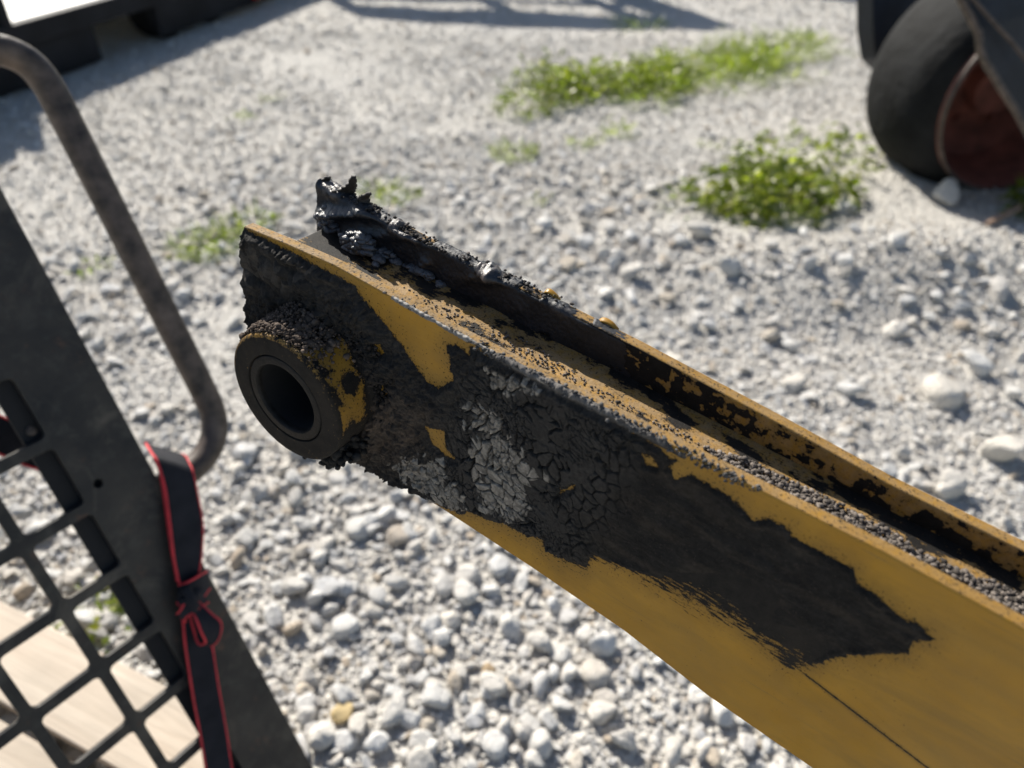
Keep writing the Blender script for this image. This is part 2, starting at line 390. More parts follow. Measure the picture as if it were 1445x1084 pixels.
def ico_data(sub):
    b = bmesh.new(); bmesh.ops.create_icosphere(b, subdivisions=sub, radius=.5); b.verts.ensure_lookup_table()
    V = np.array([v.co for v in b.verts]); Fc = np.array([[v.index for v in f.verts] for f in b.faces]); b.free(); return V, Fc
ICO1, ICO2, ICO3, ICO4 = ico_data(1), ico_data(2), ico_data(3), ico_data(4)
def rock(V, seed):
    rg = np.random.default_rng(seed); d = V / np.linalg.norm(V, axis=1)[:, None]; K = 16; nn = rg.normal(size=(K, 3)); nn /= np.linalg.norm(nn, axis=1)[:, None]
    dd = rg.uniform(.34, .5, K); p = rg.uniform(4, 8); t = np.clip(d @ nn.T, 0, 1) / dd
    r = ((t ** p).sum(1) + .9 ** p) ** (-1 / p); P = lump(d * r[:, None], seed, .16, .09, .05)
    return P / np.abs(P).max() * .52
def lump(V, seed, a1=.45, a2=.15, a3=.06):
    def n3(s, k): return (vnoise(V[:, 0] * s + k, V[:, 1] * s + k * 2.1, k) + vnoise(V[:, 1] * s + 5 + k, V[:, 2] * s + k, k + 3) + vnoise(V[:, 2] * s + 9, V[:, 0] * s + k, k + 6)) / 3 - .5
    return V * (1 + 2 * a1 * n3(2.2, seed) + 2 * a2 * n3(6, seed + 1) + 2 * a3 * n3(15, seed + 2))[:, None]

# countable larger stones, each its own object
STONES = []            # x, y, size, aspect, proto, label
Z8 = [(720,440,130),(865,545,110),(985,610,135),(1215,610,130),(1020,460,120),(1080,510,80),(460,390,120),(360,210,90),(430,150,100),(90,555,150),(715,370,90),(600,550,110),(465,600,70),(300,465,60),(220,490,80),(430,460,62),(550,450,60),(790,710,80),(730,690,62),(440,880,140),(320,900,100),(255,860,90),(600,810,100),(260,790,110),(395,970,110),(190,950,130),(130,870,100),(140,740,92),(490,1020,100),(820,340,100),(610,640,80),(690,650,70),(540,750,72),(640,700,60),(270,970,82),(580,1000,82),(670,960,70),(570,910,70),(840,960,62),(950,1030,82),(1090,840,70),(510,300,70),(590,230,80),(620,370,64),(340,420,62),(60,470,60),(30,420,56),(340,740,76),(210,650,70),(480,690,66),(720,520,60),(400,640,60),(545,860,60),(1130,580,80),(930,440,70)]
LAB = {0: 'large cream limestone lump lying just under the edge of the yellow arm', 1: 'rounded white stone standing left of two lumpy cream stones', 2: 'lumpy two-humped cream stone near the yellow arm edge', 3: 'big white angular stone half hidden under the yellow arm edge', 17: 'smooth tan brown oval pebble among white stones', 21: 'mustard stained round pebble near the dark steel frame', 9: 'long pale grey slab-like stone lying on the gravel', 19: 'large block-like cream stone at the bottom of the gravel', 6: 'broad white stone in the gravel below the arm'}
for i, (zx, zy, sz) in enumerate(Z8):
    px, py = zx / 2.556 + 380, zy / 2.556 + 660; p = ground_pt(px, py + sz / 2.556 * .15)
    STONES.append((p[0], p[1], sz / 2.556 / F_PX * np.linalg.norm(p - CAM) * .98, LAB.get(i), i))
PXR = [(1195,552,46),(885,396,40),(1275,640,44),(1330,560,50),(1410,640,60),(1380,520,46),(1265,465,36),(1090,470,36),(1030,395,40),(940,410,34),(985,345,46),(1400,430,40),(1325,300,52),(1190,310,36),(1430,560,44),(1120,545,34),(1345,690,50),(1000,460,30),(850,370,30),(560,700,34),(430,640,40),(405,690,34),(345,650,40),(335,790,36),(425,740,36),(385,865,40),(370,915,36),(505,745,36),(520,720,30),(450,790,34),(60,760,40),(75,820,36),(120,880,44),(150,830,30),(1300,965,40),(950,1060,44),(1010,1070,36),(770,1010,34),(860,1040,32),(700,1050,36)]
for i, (px, py, sz) in enumerate(PXR):
    p = ground_pt(px, py); STONES.append((p[0], p[1], sz / F_PX * np.linalg.norm(p - CAM), None, None))
for k in range(120):
    a = random.uniform(-.75, .75); r = math.sqrt(random.uniform(.3, 7.5)); x, y = r * sin(a), r * cos(a)
    if fbm(np.array(x * 1.3), np.array(y * 1.3), 3, 21) < .45: continue
    STONES.append((x, y, random.uniform(.028, .050), None, None))
PROTO = []
for k in range(12):
    P = rock(ICO4[0], k + 40) * np.array([1, random.uniform(.65, .95), random.uniform(.55, .85)])
    me = np_mesh('stone', P, ICO4[1]); me.materials.append(M_STONE); PROTO.append(me)
M_TAN = simple('tan_pebble', (.30, .22, .13), .7, 0, .2, 6); M_MUSTARD = simple('mustard_pebble', (.50, .38, .19), .75, 0, .3, 4)
def special(me, mat):
    c = me.copy(); c.materials.clear(); c.materials.append(mat); return c
gx = np.array([s[0] for s in STONES]); gy = np.array([s[1] for s in STONES]); gz = gh(gx, gy)
PSRC = []
def add_stone(x, y, z, s, me, lab, i):
    o = bpy.data.objects.new('stone', me); COL.objects.link(o)
    o.location = (x, y, z + s * .2); o.scale = (s * 1.05, s * 1.05, s * 1.05)
    o.rotation_euler = (random.uniform(-.4, .4), random.uniform(-.4, .4), random.uniform(0, 6.3))
    if i == 9: o.scale = (s * 1.25, s * .8, s * .7); o.rotation_euler = (0, 0, .45)
    qx, qy = to_px(np.array([[x, y, z]]))[0]
    if qx < 330 and qy > 420: zone = 'behind the black steel frame'
    elif qy > 850 and qx < 700: zone = 'low down between steel frame and arm'
    elif qy > 640 and qx < 620: zone = 'below the pin boss, right of the steel frame'
    elif qy > 640 and qx < 1100: zone = 'close below the lower edge of the yellow arm'
    elif qx > 1000 and qy > 520: zone = 'just beyond the far plate, near its right end'
    elif qx > 1000 and qy > 400: zone = 'on the bank beyond the right half of the arm'
    elif qx > 900: zone = 'near the leafy weed and the red wheel'
    elif qx < 480: zone = 'on the open yard near the bent handle'
    else: zone = 'on the open yard behind the mud caked plates'
    return tag(o, lab or 'pale limestone lump lying loose ' + zone, 'stone', 'loose limestone lumps ' + zone)
for k, (x, y, s, lab, i) in enumerate(STONES):
    me = PROTO[k % 12]
    if i == 17: me = special(PROTO[3], M_TAN)
    if i == 21: me = special(PROTO[5], M_MUSTARD)
    o = add_stone(x, y, gz[k], s, me, lab, i); PSRC += [o] if 22 < k < 35 else []

x, y, s = stone_field()
keep = np.ones(len(x), bool)
for sx, sy, ssz, _, _ in STONES: keep &= np.hypot(x - sx, y - sy) > ssz * .42
x, y, s = x[keep], y[keep], s[keep]
# the largest gravel stones in view become countable stones as well
gq = to_px(np.stack([x, y, gh(x, y)], -1)); gs = s * F_PX / np.linalg.norm(np.stack([x, y, gh(x, y) - CAM_H], -1), axis=1)
seen = (gq[:, 0] > 10) & (gq[:, 0] < 1435) & (gq[:, 1] > 10) & (gq[:, 1] < 1074)
for hide in ([(325, 250), (500, 240), (1445, 720), (1445, 1084), (1160, 1084), (480, 690), (325, 640)], [(0, 250), (60, 60), (330, 600), (300, 690), (450, 1084), (0, 1084)], [(1220, 0), (1445, 0), (1445, 300), (1320, 290), (1220, 100)]): seen &= sdist(gq, hide) < 0
big = np.argsort(-gs * seen)[:110]
for k, j in enumerate(big): add_stone(x[j], y[j], float(gh(x[j], y[j])), s[j] * 1.1, PROTO[k % 12], None, None)
keep = np.ones(len(x), bool); keep[big] = False; x, y, s = x[keep], y[keep], s[keep]; n = len(x)
me = np_mesh('gravel', np.stack([x, y, gh(x, y) + s * RNG.uniform(.05, .32, n)], -1), np.zeros((0, 4), int))
me.attributes.new('idx', 'INT', 'POINT').data.foreach_set('value', RNG.integers(0, 12, n).astype(np.int32))
rot = np.stack([RNG.uniform(-.6, .6, n), RNG.uniform(-.6, .6, n), RNG.uniform(0, 6.28, n)], -1).astype(np.float32)
scl = (s[:, None] * np.stack([RNG.uniform(.95, 1.35, n), RNG.uniform(.75, 1.1, n), RNG.uniform(.55, .9, n)], -1)).astype(np.float32)
me.attributes.new('rot', 'FLOAT_VECTOR', 'POINT').data.foreach_set('vector', rot.ravel())
me.attributes.new('scl', 'FLOAT_VECTOR', 'POINT').data.foreach_set('vector', scl.ravel())
o = link('gravel', me, M_STONE); md = o.modifiers.new('scatter', 'NODES'); md.node_group = gravel_nodes(PSRC)
tag(o, 'pale crushed limestone gravel covering the yard', 'gravel', kind='stuff')

# ------------------------------------------------------------------ trailer at the upper left
def frame_mat(o, xa, ya, za): return Matrix(((xa[0], ya[0], za[0], o[0]), (xa[1], ya[1], za[1], o[1]), (xa[2], ya[2], za[2], o[2]), (0, 0, 0, 1)))
def wheel(name, parent, loc, R, W, axis_rot):
    b = MB(); b.lathe([(R * .62, -W * .5), (R * .80, -W * .52), (R * .95, -W * .42), (R, -W * .25), (R, W * .25), (R * .95, W * .42), (R * .80, W * .52), (R * .62, W * .5), (R * .6, 0)], 40)
    t = b.build('tyre', M_RUBBER, parent); t.location = loc; t.rotation_euler = (0, 0, axis_rot)
    b = MB(); b.lathe([(R * .63, -W * .48), (R * .6, -W * .3), (R * .3, -W * .2), (R * .15, -W * .35), (.002, -W * .35)], 32)
    r = b.build('rim', M_TRAILER, t); return t
td = np.array([.245, .97, 0]); td /= np.linalg.norm(td); tr_ = np.array([td[1], -td[0], 0])
tr_o = np.array([-2.30, 3.30, 0])
T = empty('low_trailer', mat=frame_mat(tr_o, td, -tr_, (0, 0, 1)))   # x along, y away from camera, z up
tag(T, 'dark low trailer with a sunlit bare metal deck parked on the gravel', 'trailer')
DZ = .29
MB().box((1.66, .5, DZ - .008), (2.88, .93, .016)).build('deck', M_DECK, T, False, .003)
for yy in (.015, .985): MB().box((1.3, yy, DZ - .05), (3.9, .045, .095)).build('side_rail', M_TRAILER, T, False, .005)
MB().box((.17, .5, .38), (.05, 1.0, .40)).build('headboard', M_TRAILER, T, False, .008)
MB().box((-.26, .30, .36), (.74, .50, .52)).build('tool_box', M_TRAILER, T, False, .01)
MB().box((.05, .22, .125), (1.3, .36, .22)).build('chassis_box', M_TRAILER, T, False, .01)
for xx in (1.27, 1.68):
    wheel('w', T, (xx, .10, .175), .175, .16, 0)
    wheel('w', T, (xx, .90, .175), .175, .16, pi)
MB().box((1.78, .012, .135), (1.30, .03, .20)).build('side_skirt', M_TRAILER, T, False, .01)
MB().box((2.14, .0, .10), (.12, .06, .07)).build('tail_lamp', M_LAMP, T, False, .006)
# ------------------------------------------------------------------ cart beyond the top of the view whose rail shadow falls on the gravel
T = empty('railed_cart', (0.2, 6.95, 0)); tag(T, 'long flat cart with open rail sides throwing a barred shadow on the gravel', 'cart')
MB().box((.9, .75, .48), (6.6, 1.4, .25)).build('bed', M_TRAILER, T, False, .01)
for zz, hh in ((1.36, .30), (.95, .10)): MB().box((-1.15, .06, zz), (2.3, .04, hh)).build('rail', M_TRAILER, T, False, .004)
for xx in (-2.25, -1.15, -.30, .04): MB().box((xx, .06, 1.0), (.14 if xx < 0 else .34, .05, .9)).build('post', M_TRAILER, T, False, .004)
for xx in (-1.9, 3.4):
    for yy in (.15, 1.35): wheel('w', T, (xx, yy, .30), .30, .18, 0 if yy < 1 else pi)
# ------------------------------------------------------------------ wheel and guard at the upper right
wc = ground_pt(1388, 292); ax = np.array([-.16, .987, 0]); side = np.array([ax[1], -ax[0], 0])
R0 = .30
T = empty('machine_wheel', mat=frame_mat((wc[0], wc[1], gh(wc[0], wc[1]) + R0 + .0), side, ax, (0, 0, 1)))
tag(T, 'black tyred wheel with a rusty red dished rim sunk in gravel', 'wheel')
b = MB(); b.lathe([(R0 * .985, .02), (.318, .03), (.350, .075), (.37, .14), (.37, .34), (.355, .39), (.32, .42), (.26, .41)], 72); b.build('tyre', M_RUBBER, T)
b = MB(); b.lathe([(R0 * 1.0, .10), (R0 * 1.01, .01), (R0, 0), (R0 * .975, .004), (R0 * .95, .03), (R0 * .90, .12), (R0 * .82, .20), (R0 * .55, .235), (R0 * .3, .22), (R0 * .28, .16), (.002, .155)], 72); b.build('rim', M_RIM, T)
b = MB(); b.lathe([(R0 * 1.012, .012), (R0 * 1.018, .0), (R0 * 1.0, -.008), (R0 * .978, -.002)], 72); b.build('rim_flange', M_TUBE, T)
for k in range(6):
    a = k * pi / 3; b = MB(); b.lathe([(.014, .225), (.014, .205), (.001, .205)], 8); q = b.build('wheel_nut', M_RIM, T, False); q.location = (R0 * .45 * cos(a), 0, R0 * .45 * sin(a))
gd = 2.12
def at(px, py, d): return CAM + ray(px, py) * d
go_ = at(1400, 90, gd); gn = np.array([.25, -.93, .25]); gn /= np.linalg.norm(gn)
gx_ = np.cross([0, 0, 1.], gn); gx_ /= np.linalg.norm(gx_); gz_ = np.cross(gn, gx_)
T = empty('mudguard', mat=frame_mat(go_, gx_, -gn, gz_)); tag(T, 'dark blue steel mudguard with a folded edge in front of the red wheel', 'mudguard')
def loc2(px, py):
    q = plane_pt(px, py, go_, gn) - go_; return float(q @ gx_), float(q @ gz_)
out = [loc2(*p) for p in [(1318, -60), (1330, 0), (1345, 28), (1355, 45), (1358, 72), (1370, 98), (1388, 122), (1408, 152), (1428, 185), (1446, 216), (1475, 262), (1520, 310), (1640, 330), (1660, -60)]]
def bow(x, z, d): return Vector((x, d - .06 * math.exp(-((x + z) * 4) ** 2) + .5 * max(0, -z - .1) ** 2, z))
b = MB(); b.prism(out, 0, .012, bow); b.build('panel', M_GUARD, T, False, .003)
MB().tube([bow(*loc2(*p), -.004) for p in [(1318, -60), (1330, 0), (1345, 28), (1356, 48), (1360, 75), (1388, 122), (1408, 152), (1428, 185), (1446, 216), (1475, 262), (1520, 310)]], .0105, 10).build('rolled_edge', M_TUBE, T)
MB().tube([bow(*loc2(*p), -.012) for p in [(1325, -20), (1360, 20), (1400, 62), (1445, 118), (1500, 190)]], .006, 8).build('stiffener', M_TUBE, T)
hz = go_[2]
ro_ = at(1340, 0, 2.95)
def loc3(px, py):
    q = plane_pt(px, py, ro_, gn) - go_; return float(q @ gx_), float(q @ gz_)
dd_ = float((ro_ - go_) @ -gn)
b = MB(); b.prism([loc3(*p) for p in [(1231, -160), (1232, 40), (1237, 84), (1262, 108), (1330, 100), (1480, 60), (1480, -160)]], dd_, dd_ + .10, lambda x, z, d: Vector((x, d, z))); b.build('body_panel', M_GUARD, T, False, .008)
MB().tube([bow(*loc2(1560, 200), .03), bow(*loc2(1560, 200), .03) + Vector((.0, .05, -.4)), bow(*loc2(1560, 200), .03) + Vector((0, .08, -hz - .35))], .03, 12).build('support_leg', M_GUARD, T)
st0 = ground_pt(1375, 352); st1 = ground_pt(1450, 318); st2 = ground_pt(1520, 300)
b = MB(); b.tube(smooth_path([(st0[0], st0[1], gh(*st0[:2]) + .012), (st1[0], st1[1], gh(*st1[:2]) + .04), (st2[0], st2[1], gh(*st2[:2]) + .02)], 6), [.006] + [.011] * 11 + [.009], 8); tag(b.build('stick', M_STICK), 'bent brown stick lying on gravel below the red wheel', 'stick')

# ------------------------------------------------------------------ weeds and grass
def foliage(name, spots, mat, parent=None):
    """spots: list of (x, y, z, n, spread, height, leaf_len, leaf_width, upright) - curved leaf blades from each crown"""
    Vs, Qs, Rn = [], [], []; off = 0; m = 5
    for (cx, cy, cz, n, spread, height, ll, lw, upr) in spots:
        for _ in range(n):
            a = RNG.uniform(0, 6.283); r = spread * math.sqrt(RNG.random()); bx, by = cx + r * cos(a), cy + r * sin(a)
            bz = cz + height * RNG.random() * (1 - (r / spread) ** 2 * .7) * (.9 if lw > .006 else .05)
            d = a + RNG.normal(0, .7); el = RNG.normal(upr, .35); L = ll * RNG.uniform(.55, 1.25); wd = lw * RNG.uniform(.7, 1.3)
            t = np.linspace(0, 1, m); e = el - 1.1 * t * RNG.uniform(.4, 1.3)
            hx = np.cumsum(np.cos(e)) / m * L; hz = np.cumsum(np.sin(e)) / m * L
            wid = wd * np.sin(np.clip(t * .92 + .08, 0, 1) * pi) ** .7 * (1 + .35 * np.sin(t * 17 + a))
            if lw > .006: wid = wid * (.45 + .55 * t ** .5)
            tw = RNG.normal(0, .5)
            c = np.stack([bx + hx * cos(d), by + hx * sin(d), bz + hz], -1); sd = np.array([-sin(d) * cos(tw), cos(d) * cos(tw), sin(tw)])
            P = np.stack([c - sd * wid[:, None] * .5, c + sd * wid[:, None] * .5], 1).reshape(-1, 3)
            Vs.append(P); Rn.append(np.full(2 * m, np.clip(RNG.beta(2, 3), 0, 1)))
            k = np.arange(m - 1); Qs.append(np.stack([2 * k, 2 * k + 1, 2 * k + 3, 2 * k + 2], -1) + off); off += 2 * m
    me = np_mesh(name, np.concatenate(Vs), np.concatenate(Qs), True, {'rnd': np.concatenate(Rn)})
    return link(name, me, mat, parent)
def gp(px, py):
    p = ground_pt(px, py); return p[0], p[1], float(gh(p[0], p[1]))
def weed(name, px, py, crowns, label, cat='weed', group='weeds growing in the gravel', mat=None):
    c = gp(px, py); T = empty(name, c); tag(T, label, cat, group)
    sp = [(gp(*q[:2])[0] - c[0], gp(*q[:2])[1] - c[1], gp(*q[:2])[2] - c[2], *q[2:]) for q in crowns]
    foliage('foliage', sp, mat or M_LEAF, T); return T
# big leafy weed
cr = [(1080, 305, 240, .17, .20, .075, .030, .5), (1025, 290, 140, .13, .15, .07, .026, .4), (1140, 285, 150, .15, .15, .07, .026, .4), (1085, 255, 120, .16, .12, .07, .026, .4), (1180, 255, 60, .14, .10, .07, .022, .5), (1215, 225, 40, .13, .07, .07, .02, .5), (1160, 215, 30, .13, .08, .07, .02, .6), (960, 300, 14, .09, .06, .06, .02, .5), (1020, 210, 16, .08, .03, .05, .02, .4), (1110, 205, 30, .10, .04, .06, .02, .4)]
weed('leafy_weed', 1085, 310, cr, 'largest bushy broad-leaved weed standing beyond the arm')
weed('leafy_weed', 1445, 325, [(1436, 325, 60, .06, .16, .05, .026, .5), (1462, 318, 90, .09, .24, .05, .026, .5), (1424, 318, 20, .03, .20, .04, .02, .6)], 'leafy weed beside the rusty red wheel rim', )
G_ = []
for k in range(64):
    t = random.random(); px = 730 + 225 * t; py = 158 - 34 * t - random.random() * (46 - 14 * t)
    G_.append((px, py, random.choice((8, 22, 50)), .13, random.uniform(.05, .16), .07, .017, .7))
T1 = weed('weed_patch', 830, 140, G_, 'dense dark green weed patch at the low end of the grass strip')
G_ = []
for k in range(80):
    t = random.random(); px = 900 + 250 * t; py = 128 - 52 * t + random.gauss(-6, 13)
    G_.append((px, py, random.choice((6, 25, 60)), .15, .06, random.uniform(.08, .14), .0055, .8))
for k in range(10): G_.append((random.uniform(930, 1150), random.uniform(70, 115), 8, .12, .05, .06, .018, .6))
T2 = weed('grass_strip', 1030, 105, G_, 'bright green grass strip growing out of the gravel', 'grass', None, M_GRASS); T2['kind'] = 'stuff'
for px, py, sc, lab, n in [(722, 222, .8, 'low green grass tuft below the long weed patch', 90), (870, 188, .7, 'small grass tuft between the weed patch and the leafy weed', 50), (822, 205, .6, 'yellowish small grass tuft right of a low tuft', 40),
                           (900, 36, 1.5, 'upright weed tuft at the top beside the barred shadow', 70), (1140, 62, .7, 'grass tuft at the far end of the grass strip', 60), (300, 350, .9, 'bright grass tuft left of the mud covered arm end', 120), (350, 322, .8, 'grass tuft just behind the end of the arm', 70), (540, 285, .9, 'grass tuft behind the mud caked far plate', 90),
                           (268, 352, .6, 'thin grass tuft beside the bent steel handle', 40), (127, 378, .45, 'tiny grass tuft seen between handle and steel frame', 30), (378, 142, .5, 'tiny grass tuft near the middle of the open gravel', 20), (340, 165, .45, 'tiny lone grass tuft on the open gravel', 16), (752, 292, .4, 'tiny yellow sprig on gravel behind the arm', 14), (1190, 80, .5, 'sparse sprig beyond the grass strip', 20)]:
    weed('grass_tuft', px, py, [(px, py, n, .10 * sc, .04, .085 * sc, .005, .8), (px + 14, py - 4, n // 3, .08 * sc, .03, .05 * sc, .013, .5)], lab, 'grass', 'grass tufts in the gravel', M_GRASS)
weed('leafy_weed', 130, 866, [(128, 866, 36, .05, .03, .035, .012, .5), (160, 890, 24, .04, .03, .03, .012, .5)], 'small weed seen through the steel frame beside the planks')

# ------------------------------------------------------------------ pallet seen through the frame
pa, pb = ground_pt(0, 842, .10), ground_pt(240, 968, .10)
pd = pb - pa; pd[2] = 0; pd /= np.linalg.norm(pd); pn = np.array([pd[1], -pd[0], 0]);
if pn @ (-pa) < 0: pn = -pn
T = empty('wooden_pallet', mat=frame_mat((pa[0], pa[1], 0), pd, np.cross([0, 0, 1.], pd), (0, 0, 1))); tag(T, 'weathered wooden pallet lying on gravel behind the steel frame', 'pallet')
yb = T.matrix_world.inverted() @ Vector((pa + pn)); sg = 1 if yb.y > 0 else -1
for k in range(5):
    b = MB(); b.box((.02 + (k % 2) * .012, sg * (.062 + k * .131), .092), (.92 + (k % 3) * .02, .113, .018), Matrix.Rotation(random.uniform(-.012, .012), 3, 'Z')); b.build('plank', M_WOOD, T, False, .002)
for xx in (-.40, 0.02, .40): MB().box((xx, sg * .32, .042), (.09, .62, .078)).build('bearer', M_WOOD, T, False, .003)

# ------------------------------------------------------------------ black steel frame with square cut-outs
S = .085
FU, FV, FN = np.array([.3117, -.2574, -.9146]), np.array([.574, .8181, -.0346]), np.array([.7572, -.5142, .4028])
FO = np.array([-.5102, .4961, .4734])
T = empty('steel_frame', mat=frame_mat(FO, FV, -FU, FN)); T_FRAME = T   # local x = v, y = -u, z = towards camera
tag(T, 'black steel plate frame with square cut-outs leaning upright beside the arm', 'frame')
def fpt(px, py, off=0.0):
    """photo point on a plane parallel to the plate -> frame local coords"""
    q = plane_pt(px, py, FO + FN * off, FN) - FO; return Vector((q @ FV, -(q @ FU), q @ FN))
cu = bpy.data.curves.new('plate', 'CURVE'); cu.dimensions = '2D'; cu.fill_mode = 'BOTH'; cu.extrude = .003; cu.bevel_depth = .0007; cu.bevel_resolution = 1; cu.offset = -.0007
def spl(pts):
    s = cu.splines.new('POLY'); s.points.add(len(pts) - 1); s.use_cyclic_u = True
    for p, (x, y) in zip(s.points, pts): p.co = (x * S, y * S, 0, 1)
def rrect(x0, x1, y0, y1, r):
    o = []
    for cx, cy, a0 in ((x1 - r, y1 - r, 0), (x0 + r, y1 - r, pi / 2), (x0 + r, y0 + r, pi), (x1 - r, y0 + r, 1.5 * pi)):
        for k in range(5): a = a0 + k * pi / 8; o.append((cx + r * cos(a), cy + r * sin(a)))
    return o
VR, UB, UT = 1.755, 6.0, -6.0
spl([(-8.5, -UB), (VR, -UB), (VR, -UT), (-8.5, -UT)])
PV = .907; bw = .080
for i in range(-2, 5):
    for j in range(-9, 1):
        x0, x1 = j * PV + bw * .9, (j + 1) * PV - bw * .9
        spl(rrect(x0, x1, -(i + 1) + bw, -i - bw, .075))
c_ = fpt(137, 682); r_ = .0052 / S
spl([(c_.x / S + r_ * cos(a), c_.y / S + r_ * sin(a)) for a in np.linspace(0, 2 * pi, 16, endpoint=False)])
co = bpy.data.objects.new('plate_curve', cu); COL.objects.link(co); bpy.context.view_layer.update()
me = bpy.data.meshes.new_from_object(co.evaluated_get(bpy.context.evaluated_depsgraph_get())); bpy.data.objects.remove(co)
V = np.zeros(len(me.vertices) * 3, np.float32); me.vertices.foreach_get('co', V); V = V.reshape(-1, 3)
link('plate', me, None, T).data.materials.clear(); me.materials.append(M_FRAME)
# rust patch lives on a thin dense strip attribute: resample strip as its own plate skin
xs = np.linspace(PV * 1 - bw * .5, VR - .02, 30) * S; ys = np.linspace(-UB + .05, -UT - .05, 240) * S
XX, YY = np.meshgrid(xs, ys, indexing='ij'); Pl = np.stack([XX, YY, np.full_like(XX, .0033)], -1).reshape(-1, 3)
Wp = FO + Pl[:, :1] * FV + Pl[:, 1:2] * -FU + Pl[:, 2:] * FN; px = to_px(Wp)
rp = [(0, 262), (20, 300), (60, 375), (150, 545), (190, 625), (235, 705), (238, 745), (215, 748), (195, 720), (175, 668), (150, 625), (128, 580), (100, 560), (95, 520), (70, 490), (50, 420), (25, 370), (10, 335), (-10, 330)]
hole = np.hypot(XX.ravel() - c_.x, YY.ravel() - c_.y)
q = grid_quads(30, 240); q = q[(hole[q] > .0068).all(1)]
link('paint_skin', np_mesh('paint_skin', Pl, q, True, {'rust': np.clip(.5 + sdist(px, rp) / 26, 0, 1)}), M_FRAME, T)
# bar behind the strip, coloured black for the plate's shade on it
x0, x1 = .60 * S, 1.70 * S
MB().box(((x0 + x1) / 2, 0, -.0085), (x1 - x0, 11.9 * S, .005)).build('backing_bar', M_BLACK, T, False, .001)
q = fpt(44, 608, -.006); b = MB(); b.lathe([(.0085, -.002), (.0085, .003), (.006, .0045), (.001, .0045)], 12, 'Z'); bo = b.build('rivet', M_TUBE, T); bo.location = (q.x, q.y, -.006); bo.scale = (.6, .6, .6)
for u in (-3.3, 3.2): MB().box((-3.5 * S, -u * S * 1.9, -.02), (9 * S, .03, .03)).build('cross_brace', M_FRAME, T, False, .002)
# bent round bar handle
hp = [fpt(*p, -.03) for p in [(-150, 62), (-70, 66), (-20, 68), (12, 74), (42, 90), (66, 118), (84, 150), (284, 545), (300, 582), (302, 614), (290, 642), (266, 666), (236, 684), (190, 700)]]
pth = smooth_path(hp[:7], 6)[:-1] + [hp[6].lerp(hp[7], t) for t in np.linspace(0, 1, 8)][:-1] + smooth_path(hp[7:], 6)
MB().tube(pth, .0165, 20).build('handle', M_TUBE, T)

# ------------------------------------------------------------------ strap
SO = empty('strap', mat=frame_mat(FO, FV, -FU, FN)); tag(SO, 'black webbing strap with red edges knotted round the steel frame', 'strap')
def ribbon(name, rows, parent, bind=True, n=8):
    """rows: (left px, right px, offset towards camera)"""
    A = smooth_path([fpt(*a, o) for a, b, o in rows], n); B = smooth_path([fpt(*b, o) for a, b, o in rows], n)
    m = 9; V = []
    for a, b in zip(A, B):
        for k in range(m): V.append(a.lerp(b, k / (m - 1)))
    V = np.array(V); me = np_mesh(name, V, grid_quads(len(A), m)); o = link(name, me, M_WEBBING, parent)
    sm = o.modifiers.new('thick', 'SOLIDIFY'); sm.thickness = .0018; sm.offset = 0
    if bind:
        for E in (A, B): MB().tube(E, .0015, 8).build('edge_binding', M_RED, o)
    return o
ribbon('loop_band', [((206, 626), (256, 641), -.050), ((209, 631), (262, 645), -.030), ((215, 641), (267, 655), -.004), ((222, 652), (272, 667), .011), ((233, 690), (279, 700), .016), ((240, 740), (286, 745), .018), ((246, 790), (282, 800), .018), ((254, 826), (272, 832), .016), ((256, 842), (270, 846), .016)], SO)
ribbon('loop_band', [((217, 646), (240, 652), .006), ((226, 668), (246, 700), .010), ((233, 710), (252, 742), .012), ((241, 770), (253, 790), .013), ((250, 820), (258, 832), .014)], SO)
ribbon('knot_band', [((252, 826), (250, 850), .014), ((264, 822), (264, 862), .030), ((282, 812), (284, 846), .026), ((292, 806), (296, 830), .012)], SO)
ribbon('knot_band', [((280, 832), (294, 850), .018), ((268, 840), (276, 862), .033), ((254, 862), (262, 872), .026), ((250, 866), (262, 880), .014)], SO)
ribbon('tail_loop', [((264, 852), (278, 848), .024), ((276, 872), (298, 866), .036), ((284, 892), (312, 880), .040), ((290, 906), (308, 902), .036), ((280, 908), (296, 910), .026), ((272, 884), (286, 884), .020), ((266, 862), (276, 858), .018)], SO)
kb = MB()
for kk, (a_, b_, o_, r_) in enumerate((((254, 834), (284, 846), .020, .0062), ((258, 848), (280, 834), .027, .0058), ((262, 830), (274, 862), .030, .0055), ((256, 856), (276, 858), .022, .0052))):
    p_, q_ = fpt(*a_, o_), fpt(*b_, o_); m_ = (p_ + q_) / 2 + Vector((0, 0, .006)); kb.tube(smooth_path([p_, m_, q_], 5), r_, 10)
kb.build('knot', M_WEBBING, SO)
ribbon('hanging_tail', [((256, 862), (278, 858), .016), ((259, 885), (289, 880), .018), ((262, 915), (298, 905), .018), ((272, 980), (308, 968), .016), ((283, 1040), (319, 1030), .014), ((292, 1100), (328, 1092), .012), ((300, 1170), (338, 1160), .010), ((306, 1230), (344, 1220), .010)], SO)
ribbon('rear_band', [((-60, 560), (-66, 618), -.055), ((-20, 578), (-24, 630), -.055), ((24, 598), (20, 650), -.055), ((60, 612), (58, 664), -.056)], SO)

